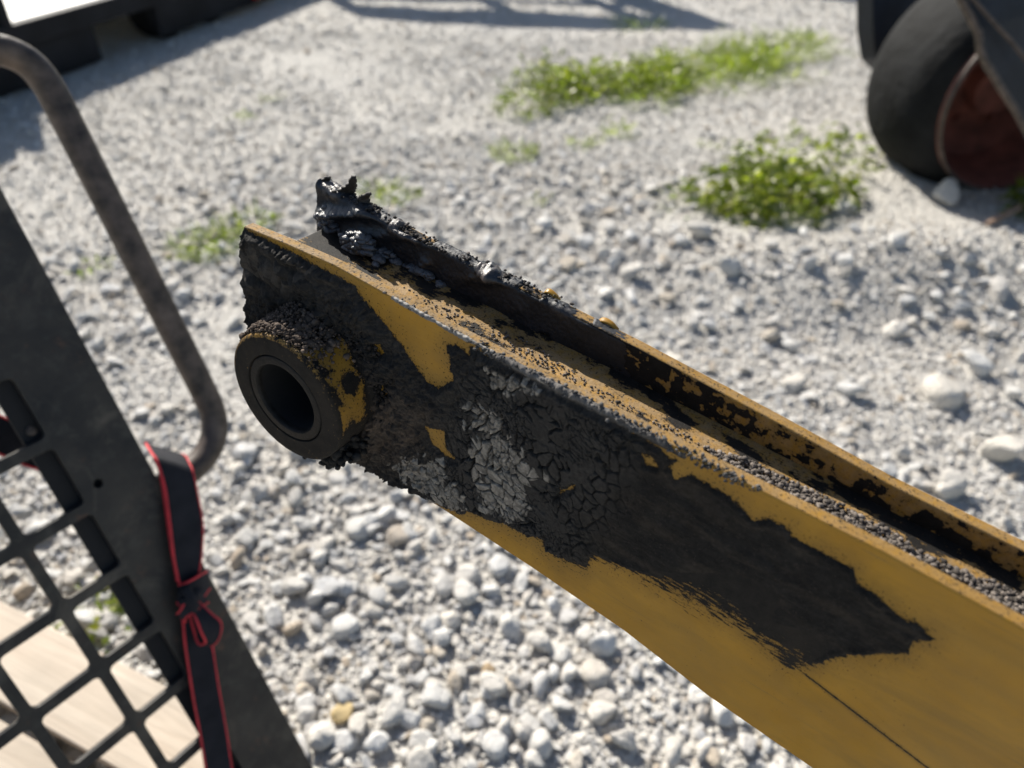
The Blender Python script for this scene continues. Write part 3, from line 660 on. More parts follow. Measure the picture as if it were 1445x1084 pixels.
# ------------------------------------------------------------------ yellow arm
BX, BY, BZ = np.array([.8441, -.5201, -.1303]), np.array([.5197, .8534, -.0398]), np.array([.1319, -.0341, .9907])
BO = np.array([-.1102, .3394, .8372])
ARM = empty('loader_arm', mat=frame_mat(BO, BX, BY, BZ)); tag(ARM, 'yellow painted steel arm with a pin boss, caked in black mud', 'arm')
def b2w(P): return BO + P[..., :1] * BX + P[..., 1:2] * BY + P[..., 2:3] * BZ
def bpx(P): return to_px(b2w(P))
def on_y(px, py, y=0.0):
    q = plane_pt(px, py, BO + BY * y, BY) - BO; return q @ BX, q @ BZ
def on_z(px, py, z):
    q = plane_pt(px, py, BO + BZ * z, BZ) - BO; return q @ BX, q @ BY
TW, W_IN, WEBZ = .0072, .0512, .0602
XEND = .95
top_n = [on_y(*p) for p in [(344, 320), (400, 343), (470, 374), (560, 424), (640, 469), (800, 552), (1030, 671), (1240, 776), (1445, 888)]] + [(XEND, .079)]
bot_n = [(-.0595, -.020), (-.055, -.040), (-.044, -.052), (-.03, -.057), (.0, -.056)] + [on_y(*p) for p in [(510, 650), (620, 715), (750, 800), (880, 889), (1000, 982), (1150, 1086)]] + [(.45, -.075), (XEND, -.085)]
top_f = [on_y(*p, W_IN) for p in [(452, 262), (500, 288), (600, 343), (720, 400), (900, 491), (1100, 598), (1250, 681), (1445, 778)]] + [(XEND, .075)]
interp = lambda x, L: np.interp(x, [p[0] for p in L], [p[1] for p in L])
def xgrid(x0, fine_to, step):
    return np.concatenate([np.arange(x0, fine_to, step), np.linspace(fine_to, XEND, 30)])
def plate_profile(xs, top, bot, y0, y1, step, nback=10, r=.0011):
    """closed section per station: front face (at y0) up, over the rounded top, down the back. returns P, N (nx,ns,3)"""
    zt = top(xs); zb = bot(xs); nf = max(4, int((zt - zb).max() / step)); P, Nn = [], []
    for s in np.linspace(0, 1, nf): P.append(np.stack([xs, np.full_like(xs, y0), zb + (zt - r - zb) * s], -1)); Nn.append((0, -1, 0))
    for k in range(1, 4): a = k * pi / 8; P.append(np.stack([xs, np.full_like(xs, y0 + r - r * cos(a)), zt - r + r * sin(a)], -1)); Nn.append((0, -cos(a), sin(a)))
    for t in np.linspace(0, 1, max(4, int((y1 - y0) / step))): P.append(np.stack([xs, np.full_like(xs, y0 + r + (y1 - y0 - 2 * r) * t), zt], -1)); Nn.append((0, 0, 1))
    for k in range(1, 4): a = k * pi / 8; P.append(np.stack([xs, np.full_like(xs, y1 - r + r * sin(a)), zt - r + r * cos(a)], -1)); Nn.append((0, sin(a), cos(a)))
    for s in np.linspace(1, 0, nback): P.append(np.stack([xs, np.full_like(xs, y1), zb + (zt - r - zb) * s], -1)); Nn.append((0, 1, 0))
    return np.stack(P, 1), np.broadcast_to(np.array(Nn, float), (len(xs), len(Nn), 3))
def loft(name, P, attrs, mat):
    nx, ns = P.shape[:2]; me = np_mesh(name, P.reshape(-1, 3), grid_quads(nx, ns, True)[:, ::-1], True, attrs)
    b = bmesh.new(); b.from_mesh(me); b.verts.ensure_lookup_table()
    for row in (0, nx - 1):
        vs_ = [b.verts[row * ns + k] for k in range(ns)]; b.faces.new(vs_ if row == 0 else vs_[::-1])
    bmesh.ops.recalc_face_normals(b, faces=b.faces); b.to_mesh(me); b.free(); me.set_sharp_from_angle(angle=radians(50))
    return link(name, me, mat, ARM)
# stain outlines in photo pixels
MUD = [(330, 300), (345, 322), (440, 372), (501, 404), (513, 424), (530, 441), (548, 464), (566, 486), (583, 512), (601, 539), (619, 548), (641, 537), (637, 512), (630, 486), (645, 488), (664, 503), (662, 488), (690, 503), (760, 540), (850, 586), (930, 632), (948, 648), (958, 650), (944, 658), (953, 678), (972, 669), (997, 681), (1035, 705), (1064, 736), (1084, 732), (1113, 746), (1118, 758), (1171, 785), (1205, 804), (1209, 823), (1231, 836), (1263, 865), (1306, 889), (1318, 904), (1287, 905), (1282, 923), (1238, 923), (1180, 927), (1151, 937), (1113, 940), (1090, 915), (1060, 890), (1021, 866), (948, 828), (900, 809), (869, 797), (838, 783), (826, 801), (799, 791), (771, 777), (765, 760), (744, 756), (712, 738), (693, 734), (660, 721), (650, 725), (607, 707), (510, 660), (480, 690), (400, 690), (330, 640)]
YEL = [[(526, 481), (538, 486), (546, 500), (532, 502)], [(599, 599), (628, 608), (630, 632), (645, 650), (628, 643), (610, 627)], [(905, 640), (922, 645), (928, 660), (912, 655)],
       [(792, 690), (812, 684), (808, 690), (790, 697)], [(532, 545), (540, 540), (548, 556), (538, 560)]]
GREY = [[(661, 561), (685, 564), (722, 616), (748, 646), (768, 671), (748, 675), (748, 708), (729, 729), (692, 716), (677, 675), (674, 638), (681, 609), (663, 587)], [(560, 652), (600, 645), (630, 660), (650, 690), (655, 718), (640, 720), (600, 692)], [(700, 520), (760, 545), (720, 560), (690, 545)]]
def near_film(px):
    f = sdist(px, MUD)
    for y in YEL: f = np.minimum(f, -sdist(px, y))
    return f
def gauss(px, c, s): return np.exp(-(((px - np.array(c)) / np.array(s)) ** 2).sum(-1))
STEP = .0006
xs = xgrid(top_n[0][0], .40, STEP)
P, Nn = plate_profile(xs, lambda x: interp(x, top_n), lambda x: interp(x, bot_n), 0, TW, STEP)
px = bpx(P.reshape(-1, 3)); sh = P.shape[:2]; yy = P[..., 1].ravel(); zz = P[..., 2].ravel(); xx = P[..., 0].ravel()
film_shade = np.where(yy < TW * .5, near_film(px), -20.); topz = interp(xx, top_n)
ontop = (topz - zz < .0012) & (yy > .0005)
sc_a, sc_b = np.array([1118., 938.]), np.array([1330., 1100.]); tt = np.clip(((px - sc_a) @ (sc_b - sc_a)) / ((sc_b - sc_a) @ (sc_b - sc_a)), 0, 1); sc_d = np.hypot(*(px - sc_a - tt[:, None] * (sc_b - sc_a)).T)
film_shade = np.maximum(film_shade, np.where(yy < .001, 8 - sc_d * 8, -99))
film_shade = np.where(ontop, -6 - 8 * (fbm(xx * 60, yy * 60, 3, 3) - .5), film_shade); film_shade = np.where((yy > TW - .0004) & ~ontop, 2, film_shade)
smear = gauss(px, (985, 850), (110, 42)) + .9 * gauss(px, (1110, 915), (60, 26)) + .25 * gauss(px, (820, 790), (60, 20)) + .5 * gauss(px, (1290, 890), (26, 16))
dust = np.where(ontop, .45 + .55 * sstep(.30, .16, xx), .05)
loft('near_plate', P, {'film_shade': film_shade, 'smear': np.clip(smear, 0, 1) * (yy < .001), 'dust': dust}, M_PAINT)

def crust(name, P, Nn, h, col, wet, thr, mat=None):
    nx, ns = P.shape[:2]; Q = grid_quads(nx, ns); hv = h.reshape(-1); Q = Q[(hv[Q] > thr).any(1)]
    used = np.unique(Q); mp = np.full(nx * ns, -1); mp[used] = np.arange(len(used))
    V = (P + Nn * (h[..., None] - .00012)).reshape(-1, 3)[used]
    o = link(name, np_mesh(name, V, mp[Q][:, ::-1], True, {'Col': col.reshape(-1, 3)[used], 'wet': wet.reshape(-1)[used]}), mat or M_MUD, ARM); o['kind'] = 'stuff'; return o

# thick crust on the near face
cs = .00042
xs = np.arange(top_n[0][0], .345, cs); P, Nn = plate_profile(xs, lambda x: interp(x, top_n), lambda x: interp(x, bot_n), 0, TW, cs, 2)
ns = P.shape[1] - 5; P, Nn = P[:, :ns], Nn[:, :ns]; sh = P.shape[:2]
X, Z = P[..., 0], P[..., 2]; px = bpx(P.reshape(-1, 3)); F_ = near_film(px).reshape(sh); front = P[..., 1] < .0004
wx = X + .012 * (fbm(X * 45, Z * 45, 2, 30) - .5) + .0028 * (fbm(X * 220, Z * 220, 3, 31) - .5); wz = Z + .012 * (fbm(X * 45, Z * 45, 2, 36) - .5) + .0028 * (fbm(X * 220, Z * 220, 3, 37) - .5)
f1, f2, cid = worley(wx * 165 + wz * 70, wz * 105 - wx * 25, 3); f1b, f2b, cidb = worley(wx * 360 + wz * 120, wz * 250, 5)
crack = sstep(.045, .15, f2 - f1 + .14 * (fbm(X * 500, Z * 500, 3, 42) - .5) + .14 * sstep(.50, .70, fbm(X * 75, Z * 75, 3, 45))) * (1 - .5 * (1 - sstep(.02, .12, f2b - f1b)) * sstep(.4, .6, fbm(X * 60, Z * 60, 2, 43)))
plates = (.0024 + .0007 * cid + .0003 * cidb) * crack * (.92 + .16 * fbm(X * 300, Z * 300, 3, 41))
l1, _, lid = worley(wx * 260, wz * 260, 8); l2, _, _ = worley(wx * 600, wz * 600, 9)
crumb = .0010 + .0036 * (1 - l1) * lid + .0016 * (1 - l2) + .006 * (fbm(X * 90, Z * 90, 4, 44) - .4)
L1, _, Lid = worley(wx * 95 + wz * 30, wz * 110, 12); chunks = .001 + .0090 * np.clip(.95 - L1, 0, 1) * (.4 + .6 * Lid) * sstep(.08, .3, .95 - L1) + .0012 * fbm(X * 400, Z * 400, 3, 47)
PX = px[:, 0].reshape(sh); PY = px[:, 1].reshape(sh)
k_chunk = gauss(px, (400, 375), (75, 34)).reshape(sh); k_chunk = np.clip(k_chunk * 1.6, 0, 1)
k_plate = sstep(615, 690, PX + (PY - 560) * .35); k_thin = sstep(840, 985, PX + (PY - 600) * .55)
H = crumb * (1 - k_plate) + plates * k_plate * 1.1; H = H * (1 - k_chunk) + chunks * k_chunk
dirt = gauss(px, (545, 600), (60, 50)).reshape(sh); H = H + .0012 * dirt * fbm(X * 300, Z * 300, 4, 51)
smr = np.clip(gauss(px, (985, 850), (110, 42)) + .9 * gauss(px, (1110, 915), (60, 26)) + .25 * gauss(px, (820, 790), (60, 20)), 0, 1).reshape(sh)
thin = (.00055 + .0009 * np.clip(fbm(X * 60, Z * 140, 4, 53) - .45, 0, 1) * 2 + .00025 * fbm(X * 700, Z * 700, 2, 54)) * (1 + .8 * np.exp(-((F_ - 6) / 5) ** 2)) * sstep(.45, .12, smr)
H = H * (1 - k_thin) + thin * k_thin
edge = sstep(-1.0, 7.0, F_ + 7 * (fbm(X * 420, Z * 420, 4, 55) - .5) + 3 * (fbm(X * 1400, Z * 1400, 2, 57) - .5)); H = H * edge
topfade = np.where(front, sstep(.0, .0010 + .007 * fbm(X * 90, X * 0, 3, 62), interp(X, top_n) - Z), sstep(.085, .105, X) * 1.25 * sstep(.0, .7, Nn[..., 2] * .0 + (fbm(X * 160, Z * 50, 3, 61) - .25) * 2)); H = H * topfade
bead = sstep(-.0045, -.0005, Z - interp(X, top_n)) * sstep(.095, .125, X) * sstep(.235, .205, X); H = H + bead * (.0006 + .0020 * (1 - l1) * lid + .001 * (1 - l2)) * sstep(-8, 2, F_ + 6)
gm = np.zeros(sh)
for g_ in GREY: gm = np.maximum(gm, sstep(-1.5, 1.5, sdist(px, g_) + (30 * (.6 * cid + .4 * cidb - .5) + 10 * (fbm(X * 250, Z * 250, 3, 63) - .5)).reshape(-1)).reshape(sh))
gm = gm * (.6 + .4 * cidb) * sstep(.03, .12, f2 - f1) * (.55 + .45 * sstep(.3, .55, fbm(X * 350, Z * 350, 4, 66)))
col = np.array([.022, .0200, .0180]) * (.65 + .9 * fbm(X * 120, Z * 120, 3, 67))[..., None] * np.ones(3)
col = col * (1 - .45 * k_thin[..., None]) + (k_thin * np.clip(fbm(X * 40, Z * 160, 4, 68) - .45, 0, 1) * 2)[..., None] * np.array([.022, .016, .010]) + (k_plate * (1 - k_thin))[..., None] * np.array([.010, .009, .008])
col = col + gm[..., None] * np.array([.235, .208, .172])
col = col + (np.clip(dirt * 1.3, 0, 1) * fbm(X * 180, Z * 180, 3, 69))[..., None] * np.array([.075, .050, .032])
col = col + bead[..., None] * np.array([.085, .080, .075]) + (k_chunk * .5 * (fbm(X * 140, Z * 140, 3, 70) > .5))[..., None] * np.array([.055, .045, .035])
crust('mud_crust', P, Nn, H, col, np.zeros(sh), .00022)

# far plate
xs = xgrid(top_f[0][0], .40, .0008)
P, Nn = plate_profile(xs, lambda x: interp(x, top_f), lambda x: np.full_like(x, -.05), W_IN, W_IN + TW, .0008)
xx, yy, zz = P.reshape(-1, 3).T; px = bpx(P.reshape(-1, 3)); ft = interp(xx, top_f) - zz
inner = yy < W_IN + .0003; ontop = (ft < .0012) & ~inner
nz = .45 * (fbm(xx * 70, zz * 110, 4, 71) - .5) + .75 * (fbm(xx * 210, zz * 260, 4, 72, .6) - .5)
film_shade = 24 - 17 * sstep(.07, .28, xx) + nz * 115 + 8 * sstep(.014, .004, ft - .0) * -sstep(.17, .25, xx) * 2.6
film_shade = film_shade + 20 * gauss(px, (1330, 735), (120, 18)) - 14 * gauss(px, (830, 515), (60, 22)) * sstep(.012, .02, ft)
film_shade = np.where(ontop, np.where(xx < .15, 0, -7 - 4 * sstep(.15, .22, xx)) + (fbm(xx * 90, yy * 200, 4, 73) - .5) * 28, film_shade); film_shade = np.where(yy > W_IN + TW - .0004, -15 + nz * 40, film_shade)
loft('far_plate', P, {'film_shade': film_shade, 'smear': .05 * np.ones_like(film_shade), 'dust': np.where(ontop, .6, .55)}, M_PAINT)
# mud on the far plate: inner face, lumps and the ragged ridge along its top
xs = np.arange(top_f[0][0] - .002, .20, .0006); P, Nn = plate_profile(xs, lambda x: interp(x, top_f), lambda x: np.full_like(x, .050), W_IN, W_IN + TW, .0006, 14, .0020)
sh = P.shape[:2]; X, Y, Z = P[..., 0], P[..., 1], P[..., 2]; s_ = np.cumsum(np.concatenate([np.zeros((sh[0], 1)), np.linalg.norm(np.diff(P, axis=1), axis=2)], 1), 1)
px = bpx(P.reshape(-1, 3)); inner = Y < W_IN + .0003; ft = interp(X, top_f) - Z
G = lambda c, s: gauss(px, c, s).reshape(sh) * inner
l1, _, lid = worley(X * 190 + s_ * 40, s_ * 230, 14); l2, _, _ = worley(X * 480, s_ * 480, 15); fb = fbm(X * 70, s_ * 70, 4, 75)
base = .0003 + .0013 * np.clip(fb - .35, 0, 1) * 2 + .0004 * (1 - l2)
lumps = .0050 * G((507, 338), (32, 14)) + .0040 * G((470, 300), (15, 10)) + .004 * G((540, 300), (30, 10)) + .004 * G((490, 300), (40, 7)) + .003 * G((600, 372), (10, 10)) + .0025 * G((575, 330), (40, 8)) + .003 * G((700, 392), (40, 9))
ridge = np.exp(-(ft / .0035) ** 2) * (Y < W_IN + TW + 1) * sstep(.165, .06, X)
ridge = ridge * sstep(.49, .62, fbm(X * 55, s_ * 14, 3, 78) + .05 * sstep(.03, -.03, X))
H = base * sstep(.18, .10, X) + lumps * (.8 + .5 * (1 - l1) + .5 * (fb - .5)) + ridge * (.0003 + .0030 * np.clip(fbm(X * 130, s_ * 110, 3, 77) - .38, 0, 1) * 2.2 + .0020 * (1 - l1) * lid * sstep(.14, .05, X))
tear = sstep(.40, .52, fbm(X * 60, s_ * 60, 4, 79) + .25 * inner + .12 * sstep(.1, .0, X)); H = H * tear
H = H - .0004 * sstep(.16, .2, X)
wet = np.clip(lumps / .003 + .55 * ridge + .6, 0, 1)
col = np.array([.011, .012, .015]) * (.7 + .8 * fb)[..., None] + (np.clip(lumps / .006, 0, 1) * .5)[..., None] * np.array([.045, .045, .045]) + (ridge * (fbm(X * 300, s_ * 300, 3, 81) > .5))[..., None] * np.array([.06, .045, .035])
crust('mud_crust', P, Nn, H, col, wet, .0002)

# web plate between the side plates
xs = xgrid(-.043, .40, .0008); ysn = np.linspace(TW - .0004, W_IN + .0004, 52)
XX, YY = np.meshgrid(xs, ysn, indexing='ij'); P = np.stack([XX, YY, np.full_like(XX, WEBZ) + .0008 * (fbm(XX * 50, YY * 50, 2, 83) - .5)], -1)
px = bpx(P.reshape(-1, 3)); xx, yy = XX.ravel(), YY.ravel()
film_shade = -9 + (fbm(xx * 60, yy * 90, 4, 85) - .5) * 46 + 10 * sstep(.030, .046, yy) + 22 * sstep(.02, -.02, xx) + 9 * gauss(px, (1230, 760), (120, 40)) - 12 * gauss(px, (800, 530), (70, 22)) + 7 * gauss(px, (660, 470), (30, 12))  # dirt, plus shade painted black along the web's far side
vtop = P.reshape(-1, 3); low = vtop.copy(); low[:, 2] -= .006; nv = len(vtop); q = grid_quads(*XX.shape)
ny = XX.shape[1]; nx = XX.shape[0]; rim_ = np.concatenate([np.arange(nx - 1) * ny, ((nx - 1) * ny + np.arange(ny - 1)), (nx - 1 - np.arange(nx - 1)) * ny + ny - 1, (ny - 1 - np.arange(ny - 1))])
r2 = np.roll(rim_, -1); side_q = np.stack([rim_, rim_ + nv, r2 + nv, r2], -1)
me = np_mesh('web_plate', np.concatenate([vtop, low]), np.concatenate([q, q[:, ::-1] + nv, side_q]), True, {'film_shade': np.tile(film_shade, 2), 'smear': np.full(2 * nv, .15), 'dust': np.full(2 * nv, .85)})
link('web_plate', me, M_PAINT, ARM)
zb_ = .004
xs = np.linspace(.03, XEND, 60); P = np.stack([np.stack([xs, np.full_like(xs, y), interp(xs, bot_n) + z], -1) for y, z in ((TW - .001, .004), (TW - .001, .011), (W_IN + .001, .011), (W_IN + .001, .004))], 1)
loft('bottom_plate', P, {'film_shade': np.full(P.shape[0] * 4, -10.), 'smear': np.zeros(P.shape[0] * 4), 'dust': np.full(P.shape[0] * 4, .2)}, M_PAINT)

# crumbs of mud
def crumbs(name, pts, sizes, cols, wet=0., ico=ICO1, flat=.75, seed=0):
    pts = np.asarray(pts); n = len(pts); rg = np.random.default_rng(seed + 7); V0, F0 = ico; nv = len(V0)
    protos = [lump(V0, 60 + k, .5, .25, .1) for k in range(8)]
    Vs = np.empty((n, nv, 3)); Cs = np.repeat(np.asarray(cols)[:, None, :], nv, 1)
    for i in range(n):
        a, b, c = rg.uniform(0, 6.28, 3); Rm = np.array(Matrix.Rotation(a, 3, 'Z') @ Matrix.Rotation(b, 3, 'X'))
        Vs[i] = (protos[i % 8] * np.array([1.2, .9, .8])) @ Rm.T * sizes[i] * np.array([1, 1, flat]) + pts[i]
    Q = (F0[None] + (np.arange(n) * nv)[:, None, None]).reshape(-1, 3)
    o = link(name, np_mesh(name, Vs.reshape(-1, 3), Q, True, {'Col': Cs.reshape(-1, 3), 'wet': np.full(n * nv, wet)}), M_MUD, ARM); o['kind'] = 'stuff'; return o
def in_poly(poly, n, z):
    poly = np.array(poly, float); out = []
    while len(out) < n:
        c = np.stack([RNG.uniform(poly[:, 0].min(), poly[:, 0].max(), 400), RNG.uniform(poly[:, 1].min(), poly[:, 1].max(), 400)], -1)
        for p in c[sdist(c, poly) > 0]: out.append((*on_z(p[0], p[1], z), z))
    return np.array(out[:n])
strip = [(985, 628), (1060, 652), (1240, 742), (1300, 782), (1450, 846), (1450, 884), (1330, 826), (1300, 815), (1250, 788), (1235, 770), (1190, 752), (1100, 712), (1040, 672)]
p1 = in_poly(strip, 2400, WEBZ + .0006); s1 = .0008 * (4.2 ** RNG.random(2400)); p1[:, 2] += RNG.uniform(0, .0018, 2400) * fbm(p1[:, 0] * 150, p1[:, 1] * 150, 2, 99) * 1.6
p2 = in_poly([(690, 455), (760, 490), (840, 545), (1000, 630), (1060, 660), (1040, 672), (960, 625), (820, 552), (700, 490)], 420, WEBZ + .0003); s2 = .0006 * (3 ** RNG.random(420))
p3 = in_poly([(560, 400), (700, 470), (720, 500), (600, 430)], 90, WEBZ + .0003); s3 = .0006 * (3 ** RNG.random(90))
pp = np.concatenate([p1, p2, p3]); ok = (pp[:, 1] > TW) & (pp[:, 1] < W_IN); pp = pp[ok]; ss = np.concatenate([s1, s2, s3])[ok]
cc = np.array([.105, .090, .078]) * RNG.uniform(.25, 2.0, (len(pp), 1)); crumbs('mud_crumbs', pp, ss, cc, 0., ICO1, .75, 1)
# bead of gritty mud along the near plate's top edge
n = 620; t = RNG.random(n); xb = .098 + .142 * t; zb = interp(xb, top_n)
pp = np.stack([xb, RNG.normal(.0008, .0012, n), zb + RNG.normal(-.0008, .0010, n)], -1); crumbs('mud_crumbs', pp, .0010 * 2.4 ** RNG.random(n), np.array([.09, .085, .08]) * RNG.uniform(.4, 1.4, (n, 1)), .1, ICO1, .9, 2)
n = 70; xb = RNG.uniform(.04, .10, n); pp = np.stack([xb, RNG.normal(.001, .0008, n), interp(xb, top_n) + RNG.normal(-.0003, .0006, n)], -1); crumbs('mud_crumbs', pp, .001 * 2.5 ** RNG.random(n), np.array([.07, .06, .05]) * RNG.uniform(.4, 1.6, (n, 1)), .2, ICO1, .7, 3)
# weld bead ripples along the near edge
b = MB(); wx0 = np.arange(.046, .108, .0005); wr = [float(.0008 + 0.0003 * abs(sin(pi * x_ / .0034 + 2.2 * vnoise(x_ * 90, 3.3, 5))) ** .7 + .0007 * (vnoise(x_ * 260, 1.7, 6) - .4)) for x_ in wx0]
b.tube([(x_, .0004 + .0004 * float(vnoise(x_ * 150, 8., 7)), float(interp(x_, top_n)) - .0004) for x_ in wx0], wr, 10)
me_w = b.build('weld_bead', simple('weld_metal', (.20, .185, .165), .6, 0, .4, 300, .0004, 900), ARM)

# boss and bushing
BR, BD, HR = .0402, .030, .0212
prof = [(.0272, .004), (.0272, -BD + .0010), (.0278, -BD), (.0300, -BD), (.033, -BD), (.036, -BD), (.0385, -BD), (.0396, -BD + .0005), (.0401, -BD + .0014), (BR, -BD + .0025)] + [(BR, -BD + .0025 + (BD - .0075) * k / 26) for k in range(1, 27)] + [(BR + .0008, -.0040), (BR + .0024, -.0022), (BR + .0050, -.0006), (BR + .0056, .0004)]
seg = 220; A = np.linspace(0, 2 * pi, seg, endpoint=False); pr = np.array(prof)
P = np.stack([pr[:, :1] * np.cos(A), np.repeat(pr[:, 1:], seg, 1), pr[:, :1] * np.sin(A)], -1); px = bpx(P.reshape(-1, 3))
yel = np.array([(440, 260), (560, 240), (630, 185), (700, 225), (722, 280), (745, 370), (800, 440), (812, 650), (770, 695), (740, 670), (700, 730), (665, 805), (650, 720), (600, 580), (520, 420), (470, 360), (380, 260), (440, 290)]) / 4.17 + [320, 430]
dk = [np.array(q) / 4.17 + [320, 430] for q in ([(475, 345), (520, 320), (570, 370), (620, 385), (600, 430), (540, 425)], [(690, 400), (740, 390), (790, 440), (760, 540), (700, 530), (660, 460)], [(540, 440), (640, 490), (690, 590), (640, 610), (590, 530)])]
film_shade = -sdist(px, yel)
for q in dk: film_shade = np.maximum(film_shade, sdist(px, q))
rr_ = np.hypot(P[..., 0], P[..., 2]).ravel(); yv = P[..., 1].ravel(); ang = np.arctan2(P[..., 2], P[..., 0]).ravel()
face = yv < -BD + .0004; film_shade = np.where(face, 14 + 8 * (fbm(px[:, 0] * .05, px[:, 1] * .05, 3, 91) - .5), np.clip(film_shade, -20, 9))
rim_top = (rr_ > .0383) & (yv < -BD + .0026)
film_shade = np.where(rim_top, -5 * np.cos(ang - 2.0) + 4, film_shade)
me = np_mesh('boss', P.reshape(-1, 3), grid_quads(len(pr), seg, True)[:, ::-1], True, {'film_shade': film_shade, 'smear': np.zeros(len(film_shade)), 'dust': np.where(rim_top, .5, .2)}); me.set_sharp_from_angle(angle=radians(50))
boss = link('pin_boss', me, M_PAINT, ARM)
b = MB(); b.lathe([(.0270, .004), (.0270, -BD + .0012), (.0266, -BD + .0004), (.0262, -BD + .0002), (.0222, -BD + .0002), (HR + .0003, -BD + .0008), (HR, -BD + .002), (HR, -BD + .004)], 120); b.build('bushing', M_BUSH, boss)
b = MB(); b.lathe([(HR, -BD + .004), (HR, .002), (HR, .0565), (.003, .0567)], 120); b.build('bore', M_BLACK, boss)  # greasy bore, the shade inside it put into its near-black colour
# crumbly soil on top of the boss, clod beneath it
n = 1900; a = RNG.normal(1.85, .42, n); y = -RNG.random(n) * .028; k = np.clip(1 - np.abs(a - 1.85) / .95, 0, 1); hgt = RNG.random(n) * (.0008 + .0075 * k * (.35 + .65 * (1 + y / .030)))
r_ = BR + hgt; pp = np.stack([r_ * np.cos(a), y, r_ * np.sin(a)], -1); crumbs('mud_crumbs', pp, .0007 * 3.4 ** RNG.random(n), np.array([.11, .082, .063]) * RNG.uniform(.35, 1.5, (n, 1)), 0, ICO1, 1, 4)
n = 500; a = RNG.uniform(-.2, 1.9, n); r_ = BR + .003 + RNG.random(n) ** 2 * .016; y = -RNG.random(n) * .004
pp = np.stack([r_ * np.cos(a), y, r_ * np.sin(a)], -1); crumbs('mud_crumbs', pp, .0012 * 2.8 ** RNG.random(n), np.array([.022, .019, .017]) * RNG.uniform(.5, 1.8, (n, 1)), 0, ICO1, 1, 5)
n = 300; a = RNG.normal(-.92, .17, n); r_ = BR - .001 + RNG.random(n) ** 1.4 * .011; y = -RNG.random(n) * .022 - .001
pp = np.stack([r_ * np.cos(a), y, r_ * np.sin(a)], -1); crumbs('mud_clod', pp, .003 * 2.1 ** RNG.random(n), np.array([.017, .016, .015]) * RNG.uniform(.6, 1.5, (n, 1)), .2, ICO2, 1, 6)
n = 260; a = RNG.normal(1.85, .36, n); y = -RNG.random(n) * .025; k = np.clip(1 - np.abs(a - 1.85) / .95, 0, 1); r_ = BR + RNG.random(n) * .0050 * k * (.5 + .5 * (1 + y / .030))
crumbs('mud_clod', np.stack([r_ * np.cos(a), y, r_ * np.sin(a)], -1), .0028 * 2.0 ** RNG.random(n), np.array([.085, .064, .05]) * RNG.uniform(.5, 1.4, (n, 1)), 0, ICO2, 1, 14)
# glossy wet clods in the corner of web and far plate
c1_, c2_ = on_z(506, 341, WEBZ + .006), on_z(464, 303, WEBZ + .008)
for cx_, cy_, sx_, sy_, nn_, hh_ in ((*c1_, .0120, .0042, 230, .0125), (*c2_, .0070, .0034, 120, .0135), (.004, .048, .010, .002, 50, .0045), (.03, .049, .012, .0012, 40, .003)):
    u_ = RNG.normal(0, .5, (nn_, 2)); pp = np.stack([cx_ + sx_ * u_[:, 0], np.minimum(cy_ + sy_ * u_[:, 1], W_IN - .001), WEBZ + hh_ * RNG.random(nn_) * np.exp(-(u_ ** 2).sum(1))], -1)
    crumbs('mud_clod', pp[::2], .0034 * 2.2 ** RNG.random(len(pp[::2])), np.array([.075, .076, .08]) * RNG.uniform(.7, 1.3, (len(pp[::2]), 1)), 1., ICO3, .7, 15)
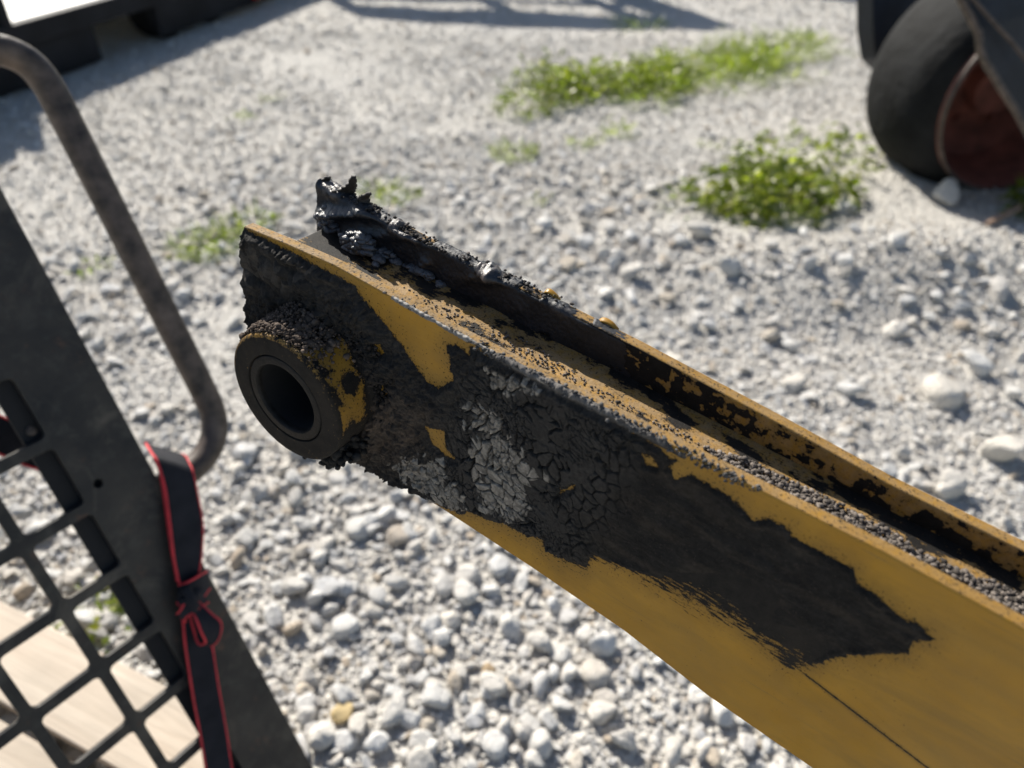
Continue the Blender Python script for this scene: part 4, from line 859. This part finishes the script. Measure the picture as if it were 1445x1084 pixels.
# soil chips and flakes along the far plate's ragged top
n = 420; xb = -.047 + .16 * RNG.random(n) ** 1.3; xb = np.round(xb / .013) * .013 + RNG.normal(0, .0028, n); xb = np.where(xb < -.046, RNG.uniform(-.04, .1, n), xb); pp = np.stack([xb, W_IN + RNG.uniform(-.001, TW, n), interp(xb, top_f) + RNG.uniform(-.0005, .002, n)], -1)
crumbs('mud_crumbs', pp, .0008 * 3.0 ** RNG.random(n), np.array([.04, .034, .030]) * RNG.uniform(.4, 2, (n, 1)), .15, ICO2, .8, 7)
def flake(px0, pts, wd, mat_col, wetv=.4):
    c = [Vector((*(lambda q: (q[0], W_IN + TW * .6, q[1]))(on_y(a, b, W_IN + TW * .6)),)) for a, b in pts]; c = smooth_path(c, 5); V = []
    for i, p in enumerate(c):
        wv = wd * (1 - .75 * i / (len(c) - 1)) * (1 + .25 * sin(i * 2.1)); 
        for k in range(5): a_ = (k / 4 - .5); V.append((p.x + wv * a_ * .8, p.y + wv * a_ * .9, p.z + wv * .25 * a_ * a_))
    me = np_mesh('mud_flake', np.array(V), grid_quads(len(c), 5), True, {'Col': np.tile(np.array(mat_col), (len(V), 1)), 'wet': np.full(len(V), wetv)})
    o = link('mud_flake', me, M_MUD, ARM); s = o.modifiers.new('thick', 'SOLIDIFY'); s.thickness = .0016; s.offset = 0; return o
flake(0, [(486, 277), (490, 268), (496, 262), (499, 249)], .009, (.02, .018, .016))
flake(0, [(462, 268), (458, 258), (463, 250)], .008, (.016, .015, .014))
flake(0, [(515, 290), (514, 280), (521, 273)], .007, (.03, .025, .022))
fl = MB()
def paint_curl(pts, wd):
    c = smooth_path([Vector((on_y(a, b, W_IN + TW)[0], W_IN + TW, on_y(a, b, W_IN + TW)[1])) for a, b in pts], 5); V = []
    for i, p in enumerate(c):
        wv = wd * (1 - .5 * abs(i / (len(c) - 1) - .4))
        for k in range(4): V.append((p.x, p.y - wv * (k / 3 - .3), p.z - .0016 - wv * .35 * (k / 3)))
    me = np_mesh('paint_flake', np.array(V), grid_quads(len(c), 4), True, {'film_shade': np.full(len(V), -14.), 'smear': np.zeros(len(V)), 'dust': np.full(len(V), .1)})
    o = link('paint_flake', me, M_PAINT, ARM); s = o.modifiers.new('thick', 'SOLIDIFY'); s.thickness = .0008
paint_curl([(769, 411), (775, 406), (783, 411), (791, 420)], .003); paint_curl([(845, 451), (853, 447), (864, 452), (873, 462)], .003)
